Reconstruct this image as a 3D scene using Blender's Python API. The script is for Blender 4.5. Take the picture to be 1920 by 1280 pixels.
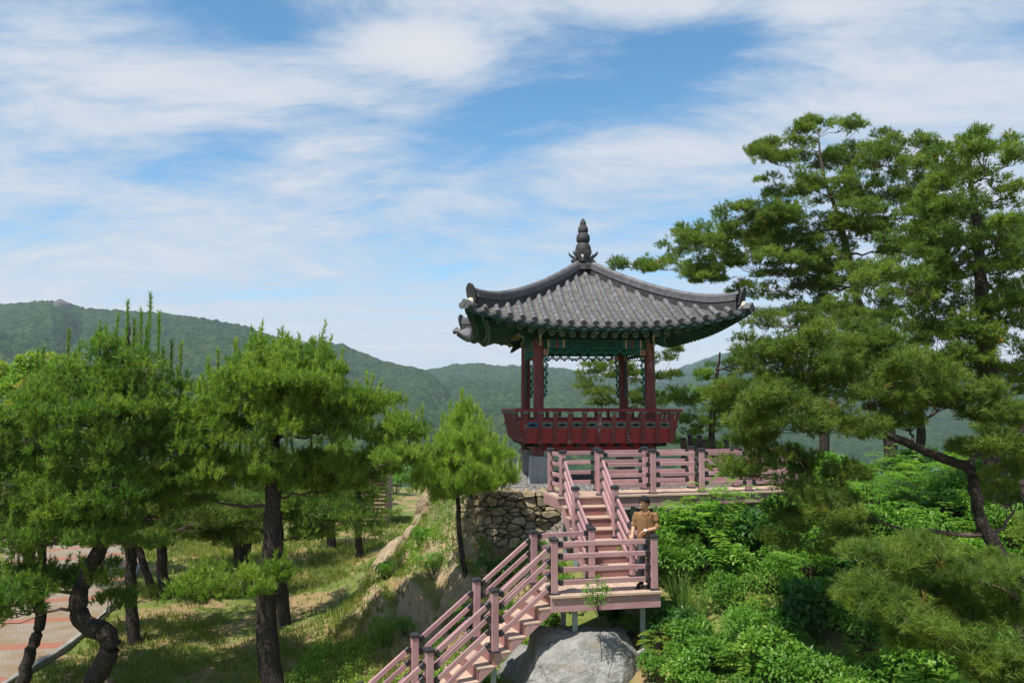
import bpy, bmesh, math, random
import numpy as np
from mathutils import Vector, Matrix, Quaternion

sc = bpy.context.scene
for o in list(bpy.data.objects):
    bpy.data.objects.remove(o, do_unlink=True)
COL = sc.collection
R = math.radians

# ------------------------------------------------------------------ camera
FPX = 1493.0                       # focal length in photo pixels (1920 wide)
CAMZ = 6.0
PITCH = math.atan(117.0 / FPX)
cam_d = bpy.data.cameras.new('camera')
cam_d.sensor_width = 36.0
cam_d.lens = 36.0 * FPX / 1920.0
cam_d.clip_start = 0.1
cam_d.clip_end = 20000.0
cam = bpy.data.objects.new('camera', cam_d)
COL.objects.link(cam)
cam.location = (0, 0, CAMZ)
cam.rotation_euler = (math.pi / 2 + PITCH, 0, 0)
sc.camera = cam
CP, SP = math.cos(PITCH), math.sin(PITCH)

def P(px, py, Y):
    """point seen at photo pixel (px, py) at distance Y in front of the camera"""
    x = (px - 960) / FPX; z = (640 - py) / FPX
    k = Y / (CP - z * SP)
    return Vector((x * k, Y, (SP + z * CP) * k + CAMZ))

# ------------------------------------------------------------------ sun, sky, exposure
SUN_EL, SUN_AZ = 61.0, -137.0        # azimuth measured from +Y towards +X
sd = Vector((math.sin(R(SUN_AZ)) * math.cos(R(SUN_EL)), math.cos(R(SUN_AZ)) * math.cos(R(SUN_EL)), math.sin(R(SUN_EL))))
sun_d = bpy.data.lights.new('sun', 'SUN')
sun_d.energy = 4.6
sun_d.angle = R(0.53)
sun_d.color = (1.0, 0.95, 0.87)
sun = bpy.data.objects.new('sun', sun_d)
COL.objects.link(sun)
sun.location = (0, 0, 60)
sun.rotation_euler = (-sd).to_track_quat('-Z', 'Y').to_euler()

sc.view_settings.view_transform = 'Standard'
sc.view_settings.look = 'None'
sc.view_settings.gamma = 1.0
sc.view_settings.use_curve_mapping = False
sc.view_settings.exposure = 0.50
HAZE_DENSITY = 0.00011
sc.cycles.use_denoising = True
sc.cycles.max_bounces = 6
sc.cycles.transparent_max_bounces = 6
sc.cycles.volume_bounces = 0
sc.cycles.caustics_reflective = False
sc.cycles.caustics_refractive = False

class NT:
    """small helper for wiring nodes"""
    def __init__(s, tree):
        s.t = tree; s.n = tree.nodes; s.l = tree.links
    def node(s, typ, **kw):
        nd = s.n.new(typ)
        for k, v in kw.items():
            setattr(nd, k, v)
        return nd
    def put(s, sock, v):
        if v is None: return
        if isinstance(v, (int, float)): sock.default_value = v
        elif isinstance(v, (tuple, list)):
            v = tuple(v)
            if len(sock.default_value) == 4 and len(v) == 3: v = v + (1.0,)
            sock.default_value = v
        else: s.l.new(v, sock)
    def math(s, op, a, b=None, c=None, clamp=False):
        nd = s.node('ShaderNodeMath', operation=op, use_clamp=clamp)
        for i, v in enumerate((a, b, c)): s.put(nd.inputs[i], v)
        return nd.outputs[0]
    def vmath(s, op, a, b=None):
        nd = s.node('ShaderNodeVectorMath', operation=op)
        s.put(nd.inputs[0], a); s.put(nd.inputs[1], b)
        return nd.outputs[0]
    def noise(s, vec, scale, detail=4, rough=0.55, dist=0.0, out=0):
        nd = s.node('ShaderNodeTexNoise')
        s.put(nd.inputs['Vector'], vec); nd.inputs['Scale'].default_value = scale
        nd.inputs['Detail'].default_value = detail; nd.inputs['Roughness'].default_value = rough
        nd.inputs['Distortion'].default_value = dist
        return nd.outputs[out]
    def voro(s, vec, scale, feature='F1', out=0, rnd=1.0):
        nd = s.node('ShaderNodeTexVoronoi', feature=feature)
        s.put(nd.inputs['Vector'], vec); nd.inputs['Scale'].default_value = scale
        nd.inputs['Randomness'].default_value = rnd
        return nd.outputs[out]
    def ramp(s, fac, stops, interp='LINEAR'):
        nd = s.node('ShaderNodeValToRGB'); cr = nd.color_ramp; cr.interpolation = interp
        while len(cr.elements) < len(stops): cr.elements.new(0.5)
        for e, (p, c) in zip(cr.elements, stops):
            e.position = p
            if isinstance(c, (int, float)): c = (c, c, c)
            e.color = tuple(c) + (1,) if len(c) == 3 else c
        s.put(nd.inputs[0], fac)
        return nd.outputs[0]
    def mix(s, fac, a, b, blend='MIX'):
        nd = s.node('ShaderNodeMix', data_type='RGBA', blend_type=blend)
        s.put(nd.inputs[0], fac); s.put(nd.inputs[6], a); s.put(nd.inputs[7], b)
        return nd.outputs[2]
    def maprange(s, v, a, b, c=0.0, d=1.0, smooth=True):
        nd = s.node('ShaderNodeMapRange', interpolation_type='SMOOTHSTEP' if smooth else 'LINEAR')
        s.put(nd.inputs[0], v)
        for i, q in zip((1, 2, 3, 4), (a, b, c, d)): s.put(nd.inputs[i], q)
        return nd.outputs[0]
    def mapping(s, vec, loc=(0, 0, 0), rot=(0, 0, 0), scale=(1, 1, 1)):
        nd = s.node('ShaderNodeMapping'); s.put(nd.inputs[0], vec)
        nd.inputs[1].default_value = loc; nd.inputs[2].default_value = rot; nd.inputs[3].default_value = scale
        return nd.outputs[0]
    def bump(s, h, strength=0.3, dist=0.02):
        nd = s.node('ShaderNodeBump'); s.put(nd.inputs['Height'], h)
        nd.inputs['Strength'].default_value = strength; nd.inputs['Distance'].default_value = dist
        return nd.outputs[0]

# world: Nishita sky with a deck of high thin cloud
world = bpy.data.worlds.new('World'); sc.world = world; world.use_nodes = True
W = NT(world.node_tree); W.n.clear()
sky = W.node('ShaderNodeTexSky', sky_type='NISHITA')
sky.sun_disc = False
sky.sun_elevation = R(SUN_EL); sky.sun_rotation = R(SUN_AZ)
sky.altitude = 200; sky.air_density = 1.0; sky.dust_density = 0.6; sky.ozone_density = 3.0
tc = W.node('ShaderNodeTexCoord')
sep = W.node('ShaderNodeSeparateXYZ'); W.l.new(tc.outputs['Generated'], sep.inputs[0])
dx, dy, dz = sep.outputs
zz = W.math('ADD', W.math('MAXIMUM', dz, 0.0), 0.16)
comb = W.node('ShaderNodeCombineXYZ')
W.put(comb.inputs[0], W.math('DIVIDE', dx, zz)); W.put(comb.inputs[1], W.math('DIVIDE', dy, zz))
cv = comb.outputs[0]
warp = W.noise(cv, 0.7, 3, 0.5, out=1)
cvw = W.vmath('ADD', cv, W.vmath('MULTIPLY', W.vmath('SUBTRACT', warp, (0.5, 0.5, 0.5)), (0.9, 0.9, 0.0)))
big = W.noise(W.mapping(cvw, (3.1, 1.7, 0), (0, 0, R(24)), (0.42, 0.62, 1)), 1.0, 5, 0.5)
wisp = W.noise(W.mapping(cvw, (7.3, 2.2, 0), (0, 0, R(24)), (1.1, 2.4, 1)), 1.0, 9, 0.66)
fine = W.noise(W.mapping(cvw, (1.3, 9.2, 0), (0, 0, R(30)), (4.0, 7.0, 1)), 1.0, 8, 0.68)
# cloud masses and clear gaps, each at its own direction in the sky (direction x/y, z/y)
fy = W.math('MAXIMUM', dy, 0.05)
su = W.math('DIVIDE', dx, fy); sw = W.math('DIVIDE', dz, fy)
front = W.maprange(dy, 0.3, 0.6)
def skydir(px, py):
    p = P(px, py, 1.0)
    return p.x, p.z - CAMZ
bias = None
BLOBS = [  # px, py, rx, ry, tilt, amount
    (170, 130, 420, 130, 14, .36), (560, 180, 190, 55, -6, .20), (800, 95, 150, 48, 6, .60), (60, 340, 150, 45, 8, .22),
    (1700, 150, 420, 260, 25, .36), (1200, 5, 500, 30, 2, .30), (560, 330, 330, 75, -8, .22), (680, 260, 130, 30, -10, .18),
    (900, 370, 560, 60, -12, .16), (1180, 340, 240, 70, -25, .12),
    (1050, 190, 330, 80, -16, -.36), (470, 262, 150, 40, -12, -.26), (470, 30, 160, 60, 15, -.28), (1330, 95, 180, 70, -25, -.22),
    (300, 330, 260, 22, -5, -.16), (60, 430, 170, 30, -5, -.16), (860, 420, 330, 28, -5, -.14), (620, 400, 150, 14, -5, -.10), (400, 560, 260, 18, 0, -.14)]
for (px, py, rx, ry, tilt, amt) in BLOBS:
    u0, w0 = skydir(px, py)
    a = W.math('SUBTRACT', su, u0); b = W.math('SUBTRACT', sw, w0)
    ct, st = math.cos(R(tilt)), math.sin(R(tilt))
    a2 = W.math('ADD', W.math('MULTIPLY', a, ct * FPX / rx), W.math('MULTIPLY', b, -st * FPX / rx))
    b2 = W.math('ADD', W.math('MULTIPLY', a, st * FPX / ry), W.math('MULTIPLY', b, ct * FPX / ry))
    rr = W.math('ADD', W.math('MULTIPLY', a2, a2), W.math('MULTIPLY', b2, b2))
    g = W.math('MULTIPLY', W.math('EXPONENT', W.math('MULTIPLY', rr, -1.0)), amt * .72)
    bias = g if bias is None else W.math('ADD', bias, g)
bias = W.math('MULTIPLY', bias, front)
low = W.maprange(dz, 0.02, 0.34, 0.24, 0.0)
dens = W.math('ADD', W.math('ADD', W.math('MULTIPLY', big, 0.40), W.math('MULTIPLY', wisp, 0.80)), W.math('MULTIPLY', fine, 0.66))
dens = W.math('ADD', W.math('ADD', dens, bias), low)
cover = W.maprange(dens, 0.74, 1.20)
thick = W.maprange(dens, 0.95, 1.45)
cloud_col = W.mix(thick, (2.9, 3.25, 3.75), (3.75, 3.85, 4.0))
hs = W.node('ShaderNodeHueSaturation'); hs.inputs['Saturation'].default_value = 1.18; hs.inputs['Value'].default_value = 0.84; hs.inputs['Hue'].default_value = 0.488; W.l.new(sky.outputs[0], hs.inputs['Color'])
hzn = W.maprange(dz, 0.0, 0.25, 0.30, 0.0)
skyc = W.mix(hzn, hs.outputs[0], (2.6, 3.15, 3.8))
skyc = W.mix(W.math('MULTIPLY', cover, 0.93), skyc, cloud_col)
bg = W.node('ShaderNodeBackground'); W.put(bg.inputs[0], skyc); bg.inputs[1].default_value = 0.15
wo = W.node('ShaderNodeOutputWorld'); W.l.new(bg.outputs[0], wo.inputs[0])

# ------------------------------------------------------------------ materials
MATS = {}
def mat(name, build, **kw):
    m = bpy.data.materials.new(name); m.use_nodes = True
    t = NT(m.node_tree); t.n.clear()
    out = t.node('ShaderNodeOutputMaterial')
    sh = build(t, **kw)
    t.l.new(sh, out.inputs[0])
    MATS[name] = m
    return m

def bsdf(t, col, rough=0.6, normal=None, metal=0.0, spec=0.4):
    b = t.node('ShaderNodeBsdfPrincipled')
    t.put(b.inputs['Base Color'], col); t.put(b.inputs['Roughness'], rough)
    b.inputs['Metallic'].default_value = metal
    b.inputs['Specular IOR Level'].default_value = spec
    if normal is not None: t.l.new(normal, b.inputs['Normal'])
    return b.outputs[0]

def objco(t): return t.node('ShaderNodeTexCoord').outputs['Object']
def worldpos(t): return t.node('ShaderNodeNewGeometry').outputs['Position']
def objrand(t): return t.node('ShaderNodeObjectInfo').outputs['Random']

def m_wear(t, a, b, scale=6, rough=0.6, bumpst=0.15, c=None, cth=0.62, spec=0.35, vary=0.12, stretch=(1, 1, 1)):
    """base colour a mottled with b, worn in places to c"""
    pos = t.mapping(worldpos(t), scale=stretch)
    n = t.noise(pos, scale, 6, 0.6)
    col = t.mix(t.maprange(n, 0.35, 0.7), a, b)
    if c is not None:
        n2 = t.noise(pos, scale * 0.6, 8, 0.7, 0.6)
        col = t.mix(t.maprange(n2, cth, cth + 0.09), col, c)
    if vary:
        v = t.maprange(objrand(t), 0, 1, 1 - vary, 1 + vary, False)
        col = t.mix(1.0, col, v, 'MULTIPLY')
    h = t.noise(pos, scale * 5, 5, 0.6)
    return bsdf(t, col, rough, t.bump(h, bumpst, 0.01), spec=spec)

mat('tile', m_wear, a=(.098, .097, .103), b=(.155, .152, .158), scale=5, rough=.62, c=(.18, .17, .155), cth=.63, vary=.16)
mat('pan_tile', m_wear, a=(.13, .124, .118), b=(.21, .195, .175), scale=4, rough=.75, c=(.27, .24, .18), cth=.6, vary=.0)
mat('tile_dark', m_wear, a=(.035, .034, .035), b=(.06, .058, .058), scale=6, rough=.7, vary=.1)
mat('plaster', m_wear, a=(.62, .58, .47), b=(.50, .44, .32), scale=7, rough=.85, vary=.05)
mat('red_paint', m_wear, a=(.36, .046, .044), b=(.28, .040, .036), scale=5, rough=.55, c=(.26, .17, .15), cth=.68, vary=.12)
mat('column_paint', m_wear, a=(.235, .062, .055), b=(.18, .045, .04), scale=3.5, rough=.6, c=(.34, .27, .25), cth=.55, vary=.08, stretch=(1, 1, .45))
mat('green_paint', m_wear, a=(.016, .105, .068), b=(.012, .07, .05), scale=4, rough=.6, c=(.10, .14, .10), cth=.66, vary=.15)
mat('teal_paint', m_wear, a=(.028, .19, .155), b=(.016, .13, .11), scale=9, rough=.6, c=(.25, .30, .25), cth=.68, vary=.12)
mat('dark_green', m_wear, a=(.02, .055, .042), b=(.014, .032, .028), scale=5, rough=.7, vary=.12)
mat('grey_green', m_wear, a=(.14, .19, .165), b=(.20, .24, .21), scale=9, rough=.7, vary=.1)
mat('blue_paint', m_wear, a=(.04, .17, .26), b=(.05, .12, .2), scale=9, rough=.6, vary=.1)
mat('cream_paint', m_wear, a=(.60, .50, .38), b=(.48, .38, .28), scale=9, rough=.7, vary=.1)
mat('orange_paint', m_wear, a=(.45, .12, .05), b=(.36, .09, .04), scale=9, rough=.6, vary=.1)
mat('dark_recess', m_wear, a=(.018, .02, .02), b=(.012, .012, .012), scale=5, rough=.8, vary=0)
mat('concrete', m_wear, a=(.40, .39, .37), b=(.32, .31, .30), scale=6, rough=.9, c=(.24, .24, .22), cth=.66, bumpst=.2, vary=.05)
mat('steel', m_wear, a=(.20, .25, .24), b=(.25, .30, .28), scale=7, rough=.5, vary=.08)
mat('black_plastic', m_wear, a=(.018, .018, .02), b=(.028, .028, .03), scale=9, rough=.45, vary=.2, spec=.5)

def m_pink(t, a, b, rough=.55, grain=1.0):
    pos = worldpos(t)
    n = t.noise(pos, 2.2, 5, .6)
    g = t.noise(t.mapping(objco(t), scale=(3, 40, 40)), 1.5, 4, .6)
    col = t.mix(t.maprange(n, .35, .68), a, b)
    col = t.mix(t.maprange(g, .45, .75, 0, .35), col, tuple(x * .62 for x in a))
    dirt = t.noise(pos, 0.9, 7, .7)
    col = t.mix(t.maprange(dirt, .60, .78, 0, .5), col, (.30, .22, .19))
    v = t.maprange(objrand(t), 0, 1, .86, 1.12, False)
    col = t.mix(1.0, col, v, 'MULTIPLY')
    return bsdf(t, col, rough, t.bump(g, .12 * grain, .004), spec=.3)
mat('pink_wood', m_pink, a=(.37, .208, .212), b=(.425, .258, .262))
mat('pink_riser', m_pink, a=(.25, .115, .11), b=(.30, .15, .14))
mat('tread_wood', m_pink, a=(.50, .37, .285), b=(.44, .315, .245))
mat('brown_wood', m_pink, a=(.12, .075, .055), b=(.17, .11, .08))
mat('shed_wood', m_pink, a=(.26, .18, .10), b=(.21, .14, .08))

# ------------------------------------------------------------------ mesh helpers
class MB:
    """collects primitive shapes into one mesh"""
    def __init__(s): s.v = []; s.f = []; s.m = []; s.mi = 0
    def add(s, vs, fs):
        o = len(s.v); s.v += [tuple(q) for q in vs]
        s.f += [tuple(i + o for i in f) for f in fs]; s.m += [s.mi] * len(fs)
    def box(s, c, size, M=None, bev=0.0):
        hx, hy, hz = size[0] / 2, size[1] / 2, size[2] / 2
        if bev:
            b = bev; bm = bmesh.new(); bmesh.ops.create_cube(bm, size=1)
            for v in bm.verts: v.co = (v.co.x * size[0], v.co.y * size[1], v.co.z * size[2])
            bmesh.ops.bevel(bm, geom=bm.edges[:], offset=b, segments=1, affect='EDGES')
            vs = [v.co.copy() for v in bm.verts]; bm.verts.index_update()
            fs = [[v.index for v in f.verts] for f in bm.faces]; bm.free()
        else:
            vs = [Vector((x, y, z)) for x in (-hx, hx) for y in (-hy, hy) for z in (-hz, hz)]
            fs = [(0, 1, 3, 2), (4, 6, 7, 5), (0, 4, 5, 1), (2, 3, 7, 6), (0, 2, 6, 4), (1, 5, 7, 3)]
        c = Vector(c)
        s.add([(M @ v if M else v) + c for v in vs], fs)
    def frustum(s, c, b, t, h):
        x, y, z = c
        vs = [(x + i * b[0] / 2, y + j * b[1] / 2, z) for i, j in ((-1, -1), (1, -1), (1, 1), (-1, 1))]
        vs += [(x + i * t[0] / 2, y + j * t[1] / 2, z + h) for i, j in ((-1, -1), (1, -1), (1, 1), (-1, 1))]
        s.add(vs, [(3, 2, 1, 0), (4, 5, 6, 7)] + [(i, (i + 1) % 4, 4 + (i + 1) % 4, 4 + i) for i in range(4)])
    def tube(s, pts, rad, n=8, cap=True, flat=1.0):
        pts = [Vector(p) for p in pts]; k = len(pts)
        if not hasattr(rad, '__len__'): rad = [rad] * k
        ref = Vector((0, 0, 1)); vs = []
        for i, p in enumerate(pts):
            d = (pts[min(i + 1, k - 1)] - pts[max(i - 1, 0)]).normalized()
            if abs(d.dot(ref)) > .97: ref = Vector((0, 1, 0)) if abs(d.y) < .9 else Vector((1, 0, 0))
            a = d.cross(ref).normalized(); b = d.cross(a).normalized(); ref = -b if i else ref
            for j in range(n):
                th = 2 * math.pi * j / n
                vs.append(p + a * math.cos(th) * rad[i] + b * math.sin(th) * rad[i] * flat)
            ref = b.copy() if abs(b.z) < 0 else Vector((0, 0, 1)) if abs(d.z) < .97 else ref
        fs = [(i * n + j, i * n + (j + 1) % n, (i + 1) * n + (j + 1) % n, (i + 1) * n + j) for i in range(k - 1) for j in range(n)]
        if cap: fs += [tuple(range(n))[::-1], tuple((k - 1) * n + j for j in range(n))]
        s.add(vs, fs)
    def lathe(s, prof, n=20, c=(0, 0, 0)):
        vs = []; k = len(prof)
        for r, z in prof:
            for j in range(n):
                th = 2 * math.pi * j / n
                vs.append((c[0] + r * math.cos(th), c[1] + r * math.sin(th), c[2] + z))
        fs = [(i * n + j, i * n + (j + 1) % n, (i + 1) * n + (j + 1) % n, (i + 1) * n + j) for i in range(k - 1) for j in range(n)]
        fs += [tuple(range(n))[::-1], tuple((k - 1) * n + j for j in range(n))]
        s.add(vs, fs)
    def prism(s, poly, vec):
        """polygon of 3D points extruded along vec"""
        n = len(poly); vec = Vector(vec)
        vs = [Vector(p) for p in poly] + [Vector(p) + vec for p in poly]
        s.add(vs, [tuple(range(n))[::-1], tuple(range(n, 2 * n))] + [(i, (i + 1) % n, n + (i + 1) % n, n + i) for i in range(n)])
    def grid(s, rows):
        """rows of points -> quad sheet"""
        a, b = len(rows), len(rows[0])
        s.add([p for r in rows for p in r], [(i * b + j, i * b + j + 1, (i + 1) * b + j + 1, (i + 1) * b + j) for i in range(a - 1) for j in range(b - 1)])
    def mesh(s, name, mats, smooth=False):
        me = bpy.data.meshes.new(name); me.from_pydata(s.v, [], s.f)
        if not isinstance(mats, (list, tuple)): mats = [mats]
        for m in mats: me.materials.append(MATS[m] if isinstance(m, str) else m)
        if len(mats) > 1: me.polygons.foreach_set('material_index', s.m)
        bm = bmesh.new(); bm.from_mesh(me); bmesh.ops.recalc_face_normals(bm, faces=bm.faces); bm.to_mesh(me); bm.free()
        if smooth:
            me.polygons.foreach_set('use_smooth', [True] * len(me.polygons))
            if smooth == 'auto': me.set_sharp_from_angle(angle=R(38))
        me.update()
        return me
    def build(s, name, mats, parent=None, loc=(0, 0, 0), rot=(0, 0, 0), smooth=False):
        return obj(name, s.mesh(name, mats, smooth), parent, loc, rot)

def obj(name, me, parent=None, loc=(0, 0, 0), rot=(0, 0, 0), scale=(1, 1, 1)):
    o = bpy.data.objects.new(name, me); COL.objects.link(o)
    o.parent = parent; o.location = loc; o.rotation_euler = rot; o.scale = scale
    return o
def objm(name, me, parent, M):
    o = bpy.data.objects.new(name, me); COL.objects.link(o); o.parent = parent; o.matrix_local = M
    return o
def thing(name, label, cat, loc=(0, 0, 0), rotz=0.0, group=None):
    o = bpy.data.objects.new(name, None); COL.objects.link(o); o.empty_display_size = .2
    o.location = loc; o.rotation_euler = (0, 0, rotz)
    return tag(o, label, cat, group)
def tag(o, label, cat, group=None, kind=None):
    o['label'] = label; o['category'] = cat
    if group: o['group'] = group
    if kind: o['kind'] = kind
    return o
def struct(o): o['kind'] = 'structure'; return o
def copy_tree(o, parent=None):
    c = o.copy(); COL.objects.link(c); c.parent = parent
    for ch in list(o.children): copy_tree(ch, c)
    return c
def frame(o, x, z):
    """matrix with local X along x and local Z near z, at o"""
    x = Vector(x).normalized(); z = Vector(z); y = z.cross(x).normalized(); z = x.cross(y)
    M = Matrix((x, y, z)).transposed().to_4x4(); M.translation = Vector(o)
    return M

def fast_mesh(name, V, F, mats, tint=None, smooth=False):
    """V (n,3), F (m,3|4) numpy arrays"""
    V = np.asarray(V, np.float32); F = np.asarray(F, np.int32)
    me = bpy.data.meshes.new(name); k = F.shape[1]
    me.vertices.add(len(V)); me.vertices.foreach_set('co', V.ravel())
    me.loops.add(F.size); me.loops.foreach_set('vertex_index', F.ravel())
    me.polygons.add(len(F))
    me.polygons.foreach_set('loop_start', np.arange(0, F.size, k, dtype=np.int32))
    if smooth: me.polygons.foreach_set('use_smooth', np.ones(len(F), bool))
    if tint is not None:
        a = me.attributes.new('tint', 'FLOAT', 'POINT'); a.data.foreach_set('value', np.asarray(tint, np.float32))
    for m in (mats if isinstance(mats, (list, tuple)) else [mats]): me.materials.append(MATS[m] if isinstance(m, str) else m)
    me.update(); me.validate()
    return me

# value noise on numpy arrays
def _hash(ix, iy, iz, seed):
    h = (ix * 374761393 + iy * 668265263 + iz * 2147483647 + seed * 974634777) & 0xffffffff
    h = ((h ^ (h >> 13)) * 1274126177) & 0xffffffff
    return ((h ^ (h >> 16)) & 0xffff) / 65535.0
def vnoise(x, y, z=0.0, seed=0):
    x, y, z = np.broadcast_arrays(np.asarray(x, float), np.asarray(y, float), np.asarray(z, float))
    ix, iy, iz = (np.floor(q).astype(np.int64) for q in (x, y, z))
    fx, fy, fz = x - ix, y - iy, z - iz
    fx, fy, fz = (q * q * (3 - 2 * q) for q in (fx, fy, fz))
    r = 0
    for a in (0, 1):
        for b in (0, 1):
            for c in (0, 1):
                r = r + _hash(ix + a, iy + b, iz + c, seed) * (fx if a else 1 - fx) * (fy if b else 1 - fy) * (fz if c else 1 - fz)
    return r
def fbm(x, y, z=0.0, oct=4, seed=0, gain=.5):
    r = 0; a = 1; tot = 0
    for i in range(oct):
        r = r + a * vnoise(np.asarray(x) * 2 ** i, np.asarray(y) * 2 ** i, np.asarray(z) * 2 ** i, seed + i); tot += a; a *= gain
    return r / tot
# ================================================================== terrain
CTRL = [(-.6, 21.0, -2.3), (.4, 21.0, -2.28), (1.4, 20.9, -2.3), (2.4, 20.8, -2.3), (-.9, 20.0, -3.7), (.1, 20.0, -3.55), (1.1, 19.9, -3.5), (0, 24, -2.25), (2.4, 24, -2.25), (5, 24, -2.25), (2.4, 27.5, -2.3), (-.4, 27, -2.3), (5.5, 21.5, -2.3), (6, 27, -2.35), (.5, 22.3, -2.25), (4.2, 22.3, -2.25),
    (-1.15, 19, -4.2), (-.4, 17.6, -4.75), (1.5, 16.2, -4.75), (2.5, 16.4, -4.5), (1, 14.6, -5.2), (2, 14.6, -5.1), (1.3, 18, -3.95), (2.3, 18.8, -3.4), (4, 19.3, -3.0), (6, 19.6, -2.9), (3.4, 20.6, -2.5),
    (-.8, 15.2, -5.5), (-2, 14.6, -5.85), (-3, 14, -6), (-2.2, 17, -5.6), (0, 12.5, -5.9), (.2, 9, -6.1), (-3, 10, -6.1),
    (-4.0, 17, -5.95), (-4.2, 20, -5.8), (-4.3, 24, -5.65), (-4.5, 28, -5.5), (-4.7, 33, -5.5), (-2.6, 19, -5.1), (-2.9, 22, -4.2), (-3.1, 26, -3.9), (-3.2, 30, -4.1), (-1.7, 21.3, -3.1), (-2.2, 24, -2.7), (-2.3, 27, -2.6), (-1.3, 22.2, -2.45), (-2.2, 30, -3.4), (-1.7, 20.2, -4.1),
    (3.2, 16.6, -4.0), (3.1, 14, -4.9), (3.2, 11.5, -5.5), (5, 16, -3.8), (5, 13, -4.6), (5, 10, -5.3), (8, 18, -3.0), (8, 14, -4.0), (8, 10, -4.9), (12, 20, -2.6), (12, 14, -3.8), (12, 9, -4.9), (17, 20, -2.8), (17, 12, -4.2), (8, 25, -2.4), (11, 27, -2.5), (8, 31, -2.9), (2, 31, -3.2), (2, 37, -5), (10, 38, -5), (-2, 34, -4.9), (20, 28, -4), (4, 6, -6.4), (10, 6, -5.9), (16, 6, -5.6)]
for x_ in (-6, -9, -13, -18, -26, -36):
    for y_ in (5, 11, 16, 20, 25, 30, 36, 44): CTRL.append((x_, y_, -6.0 + (.12 if x_ == -6 and y_ > 16 else 0)))
for x_, y_ in ((-4, 40), (-4, 46), (4, 46), (12, 46), (22, 46), (30, 36), (30, 24), (30, 12), (30, 4)): CTRL.append((x_, y_, -6.0 if x_ < 20 else -7.0))
_C = np.array(CTRL, float)
_D = np.sqrt(((_C[:, None, :2] - _C[None, :, :2]) ** 2).sum(-1) + .04)
_n = len(_C); _A = np.zeros((_n + 1, _n + 1)); _A[:_n, :_n] = _D; _A[:_n, _n] = 1; _A[_n, :_n] = 1
_w = np.linalg.solve(_A + np.diag([1e-4] * _n + [0]), np.append(_C[:, 2], 0))
def sstep(a, b, x): t = np.clip((x - a) / (b - a), 0, 1); return t * t * (3 - 2 * t)
def ground_z(x, y):
    x = np.atleast_1d(np.asarray(x, float)); y = np.atleast_1d(np.asarray(y, float))
    out = np.empty(len(x))
    for i in range(0, len(x), 20000):
        X, Y = x[i:i + 20000], y[i:i + 20000]
        d = np.sqrt((X[:, None] - _C[:, 0]) ** 2 + (Y[:, None] - _C[:, 1]) ** 2 + .04)
        out[i:i + 20000] = d @ _w[:_n] + _w[_n]
    inside = (1 - sstep(40, 52, y)) * (1 - sstep(26, 40, np.abs(x + 2))) * (sstep(-4, 4, y))
    out = np.where(inside > 0, out * inside + -6.3 * (1 - inside), -6.3)
    far = np.maximum(sstep(58, 190, y), np.maximum(sstep(45, 160, -x), sstep(35, 150, x)))
    out = out - 42 * far
    rough = sstep(-5.6, -4.2, out) * (1 - sstep(-2.55, -2.3, out)) * (x < 2.5) * inside
    cliff = sstep(-5.2, -3.6, x) * (1 - sstep(-.2, 1.6, x)) * (1 - sstep(.3, 1.2, np.abs(out + 4.2) / 1.4)) * inside
    q = fbm(x * .9 + y * .35, y * .30 - x * .2, 0, 4, 3)
    ridged = np.abs(fbm(x * 1.3 + y * .5, y * .35, 0, 3, 9) - .5) * 2
    out = out + cliff * (q - .5) * 1.2 + cliff * (ridged - .3) * .8
    out = out + (fbm(x * .7, y * .7, 0, 3, 5) - .5) * .18 * (1 - sstep(-2.5, -2.3, out) * (x > -1.5) * (y > 20))
    return out + CAMZ
def gz(x, y): return float(ground_z([x], [y])[0])

def axis(parts):
    return np.unique(np.concatenate([np.arange(a, b, s) for a, b, s in parts] + [[parts[-1][1]]]))
gx = axis([(-6000, -1000, 1000), (-1000, -200, 100), (-200, -60, 14), (-60, -22, 2.0), (-22, -6, .5), (-6, 4, .16), (4, 16, .4), (16, 40, 2.0), (40, 200, 14), (200, 1000, 100), (1000, 6000, 1000)])
gy = axis([(-400, -40, 60), (-40, 0, 5), (0, 9, .8), (9, 14, .35), (14, 30, .16), (30, 60, .8), (60, 200, 6), (200, 1000, 80), (1000, 9000, 1000)])
GX, GY = np.meshgrid(gx, gy); GZ = ground_z(GX.ravel(), GY.ravel())
idx = np.arange(GX.size).reshape(GX.shape)
Fq = np.stack([idx[:-1, :-1], idx[:-1, 1:], idx[1:, 1:], idx[1:, :-1]], -1).reshape(-1, 4)
xs, ys = GX.ravel(), GY.ravel()
pad = (1 - sstep(3.6, 4.8, np.hypot((xs - 2.2) * .95, ys - 24.0))) + .8 * (1 - sstep(.1, .5, np.abs(ys - 21.1))) * sstep(-1.2, -.6, xs) * (1 - sstep(1.5, 2.2, xs))

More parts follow.
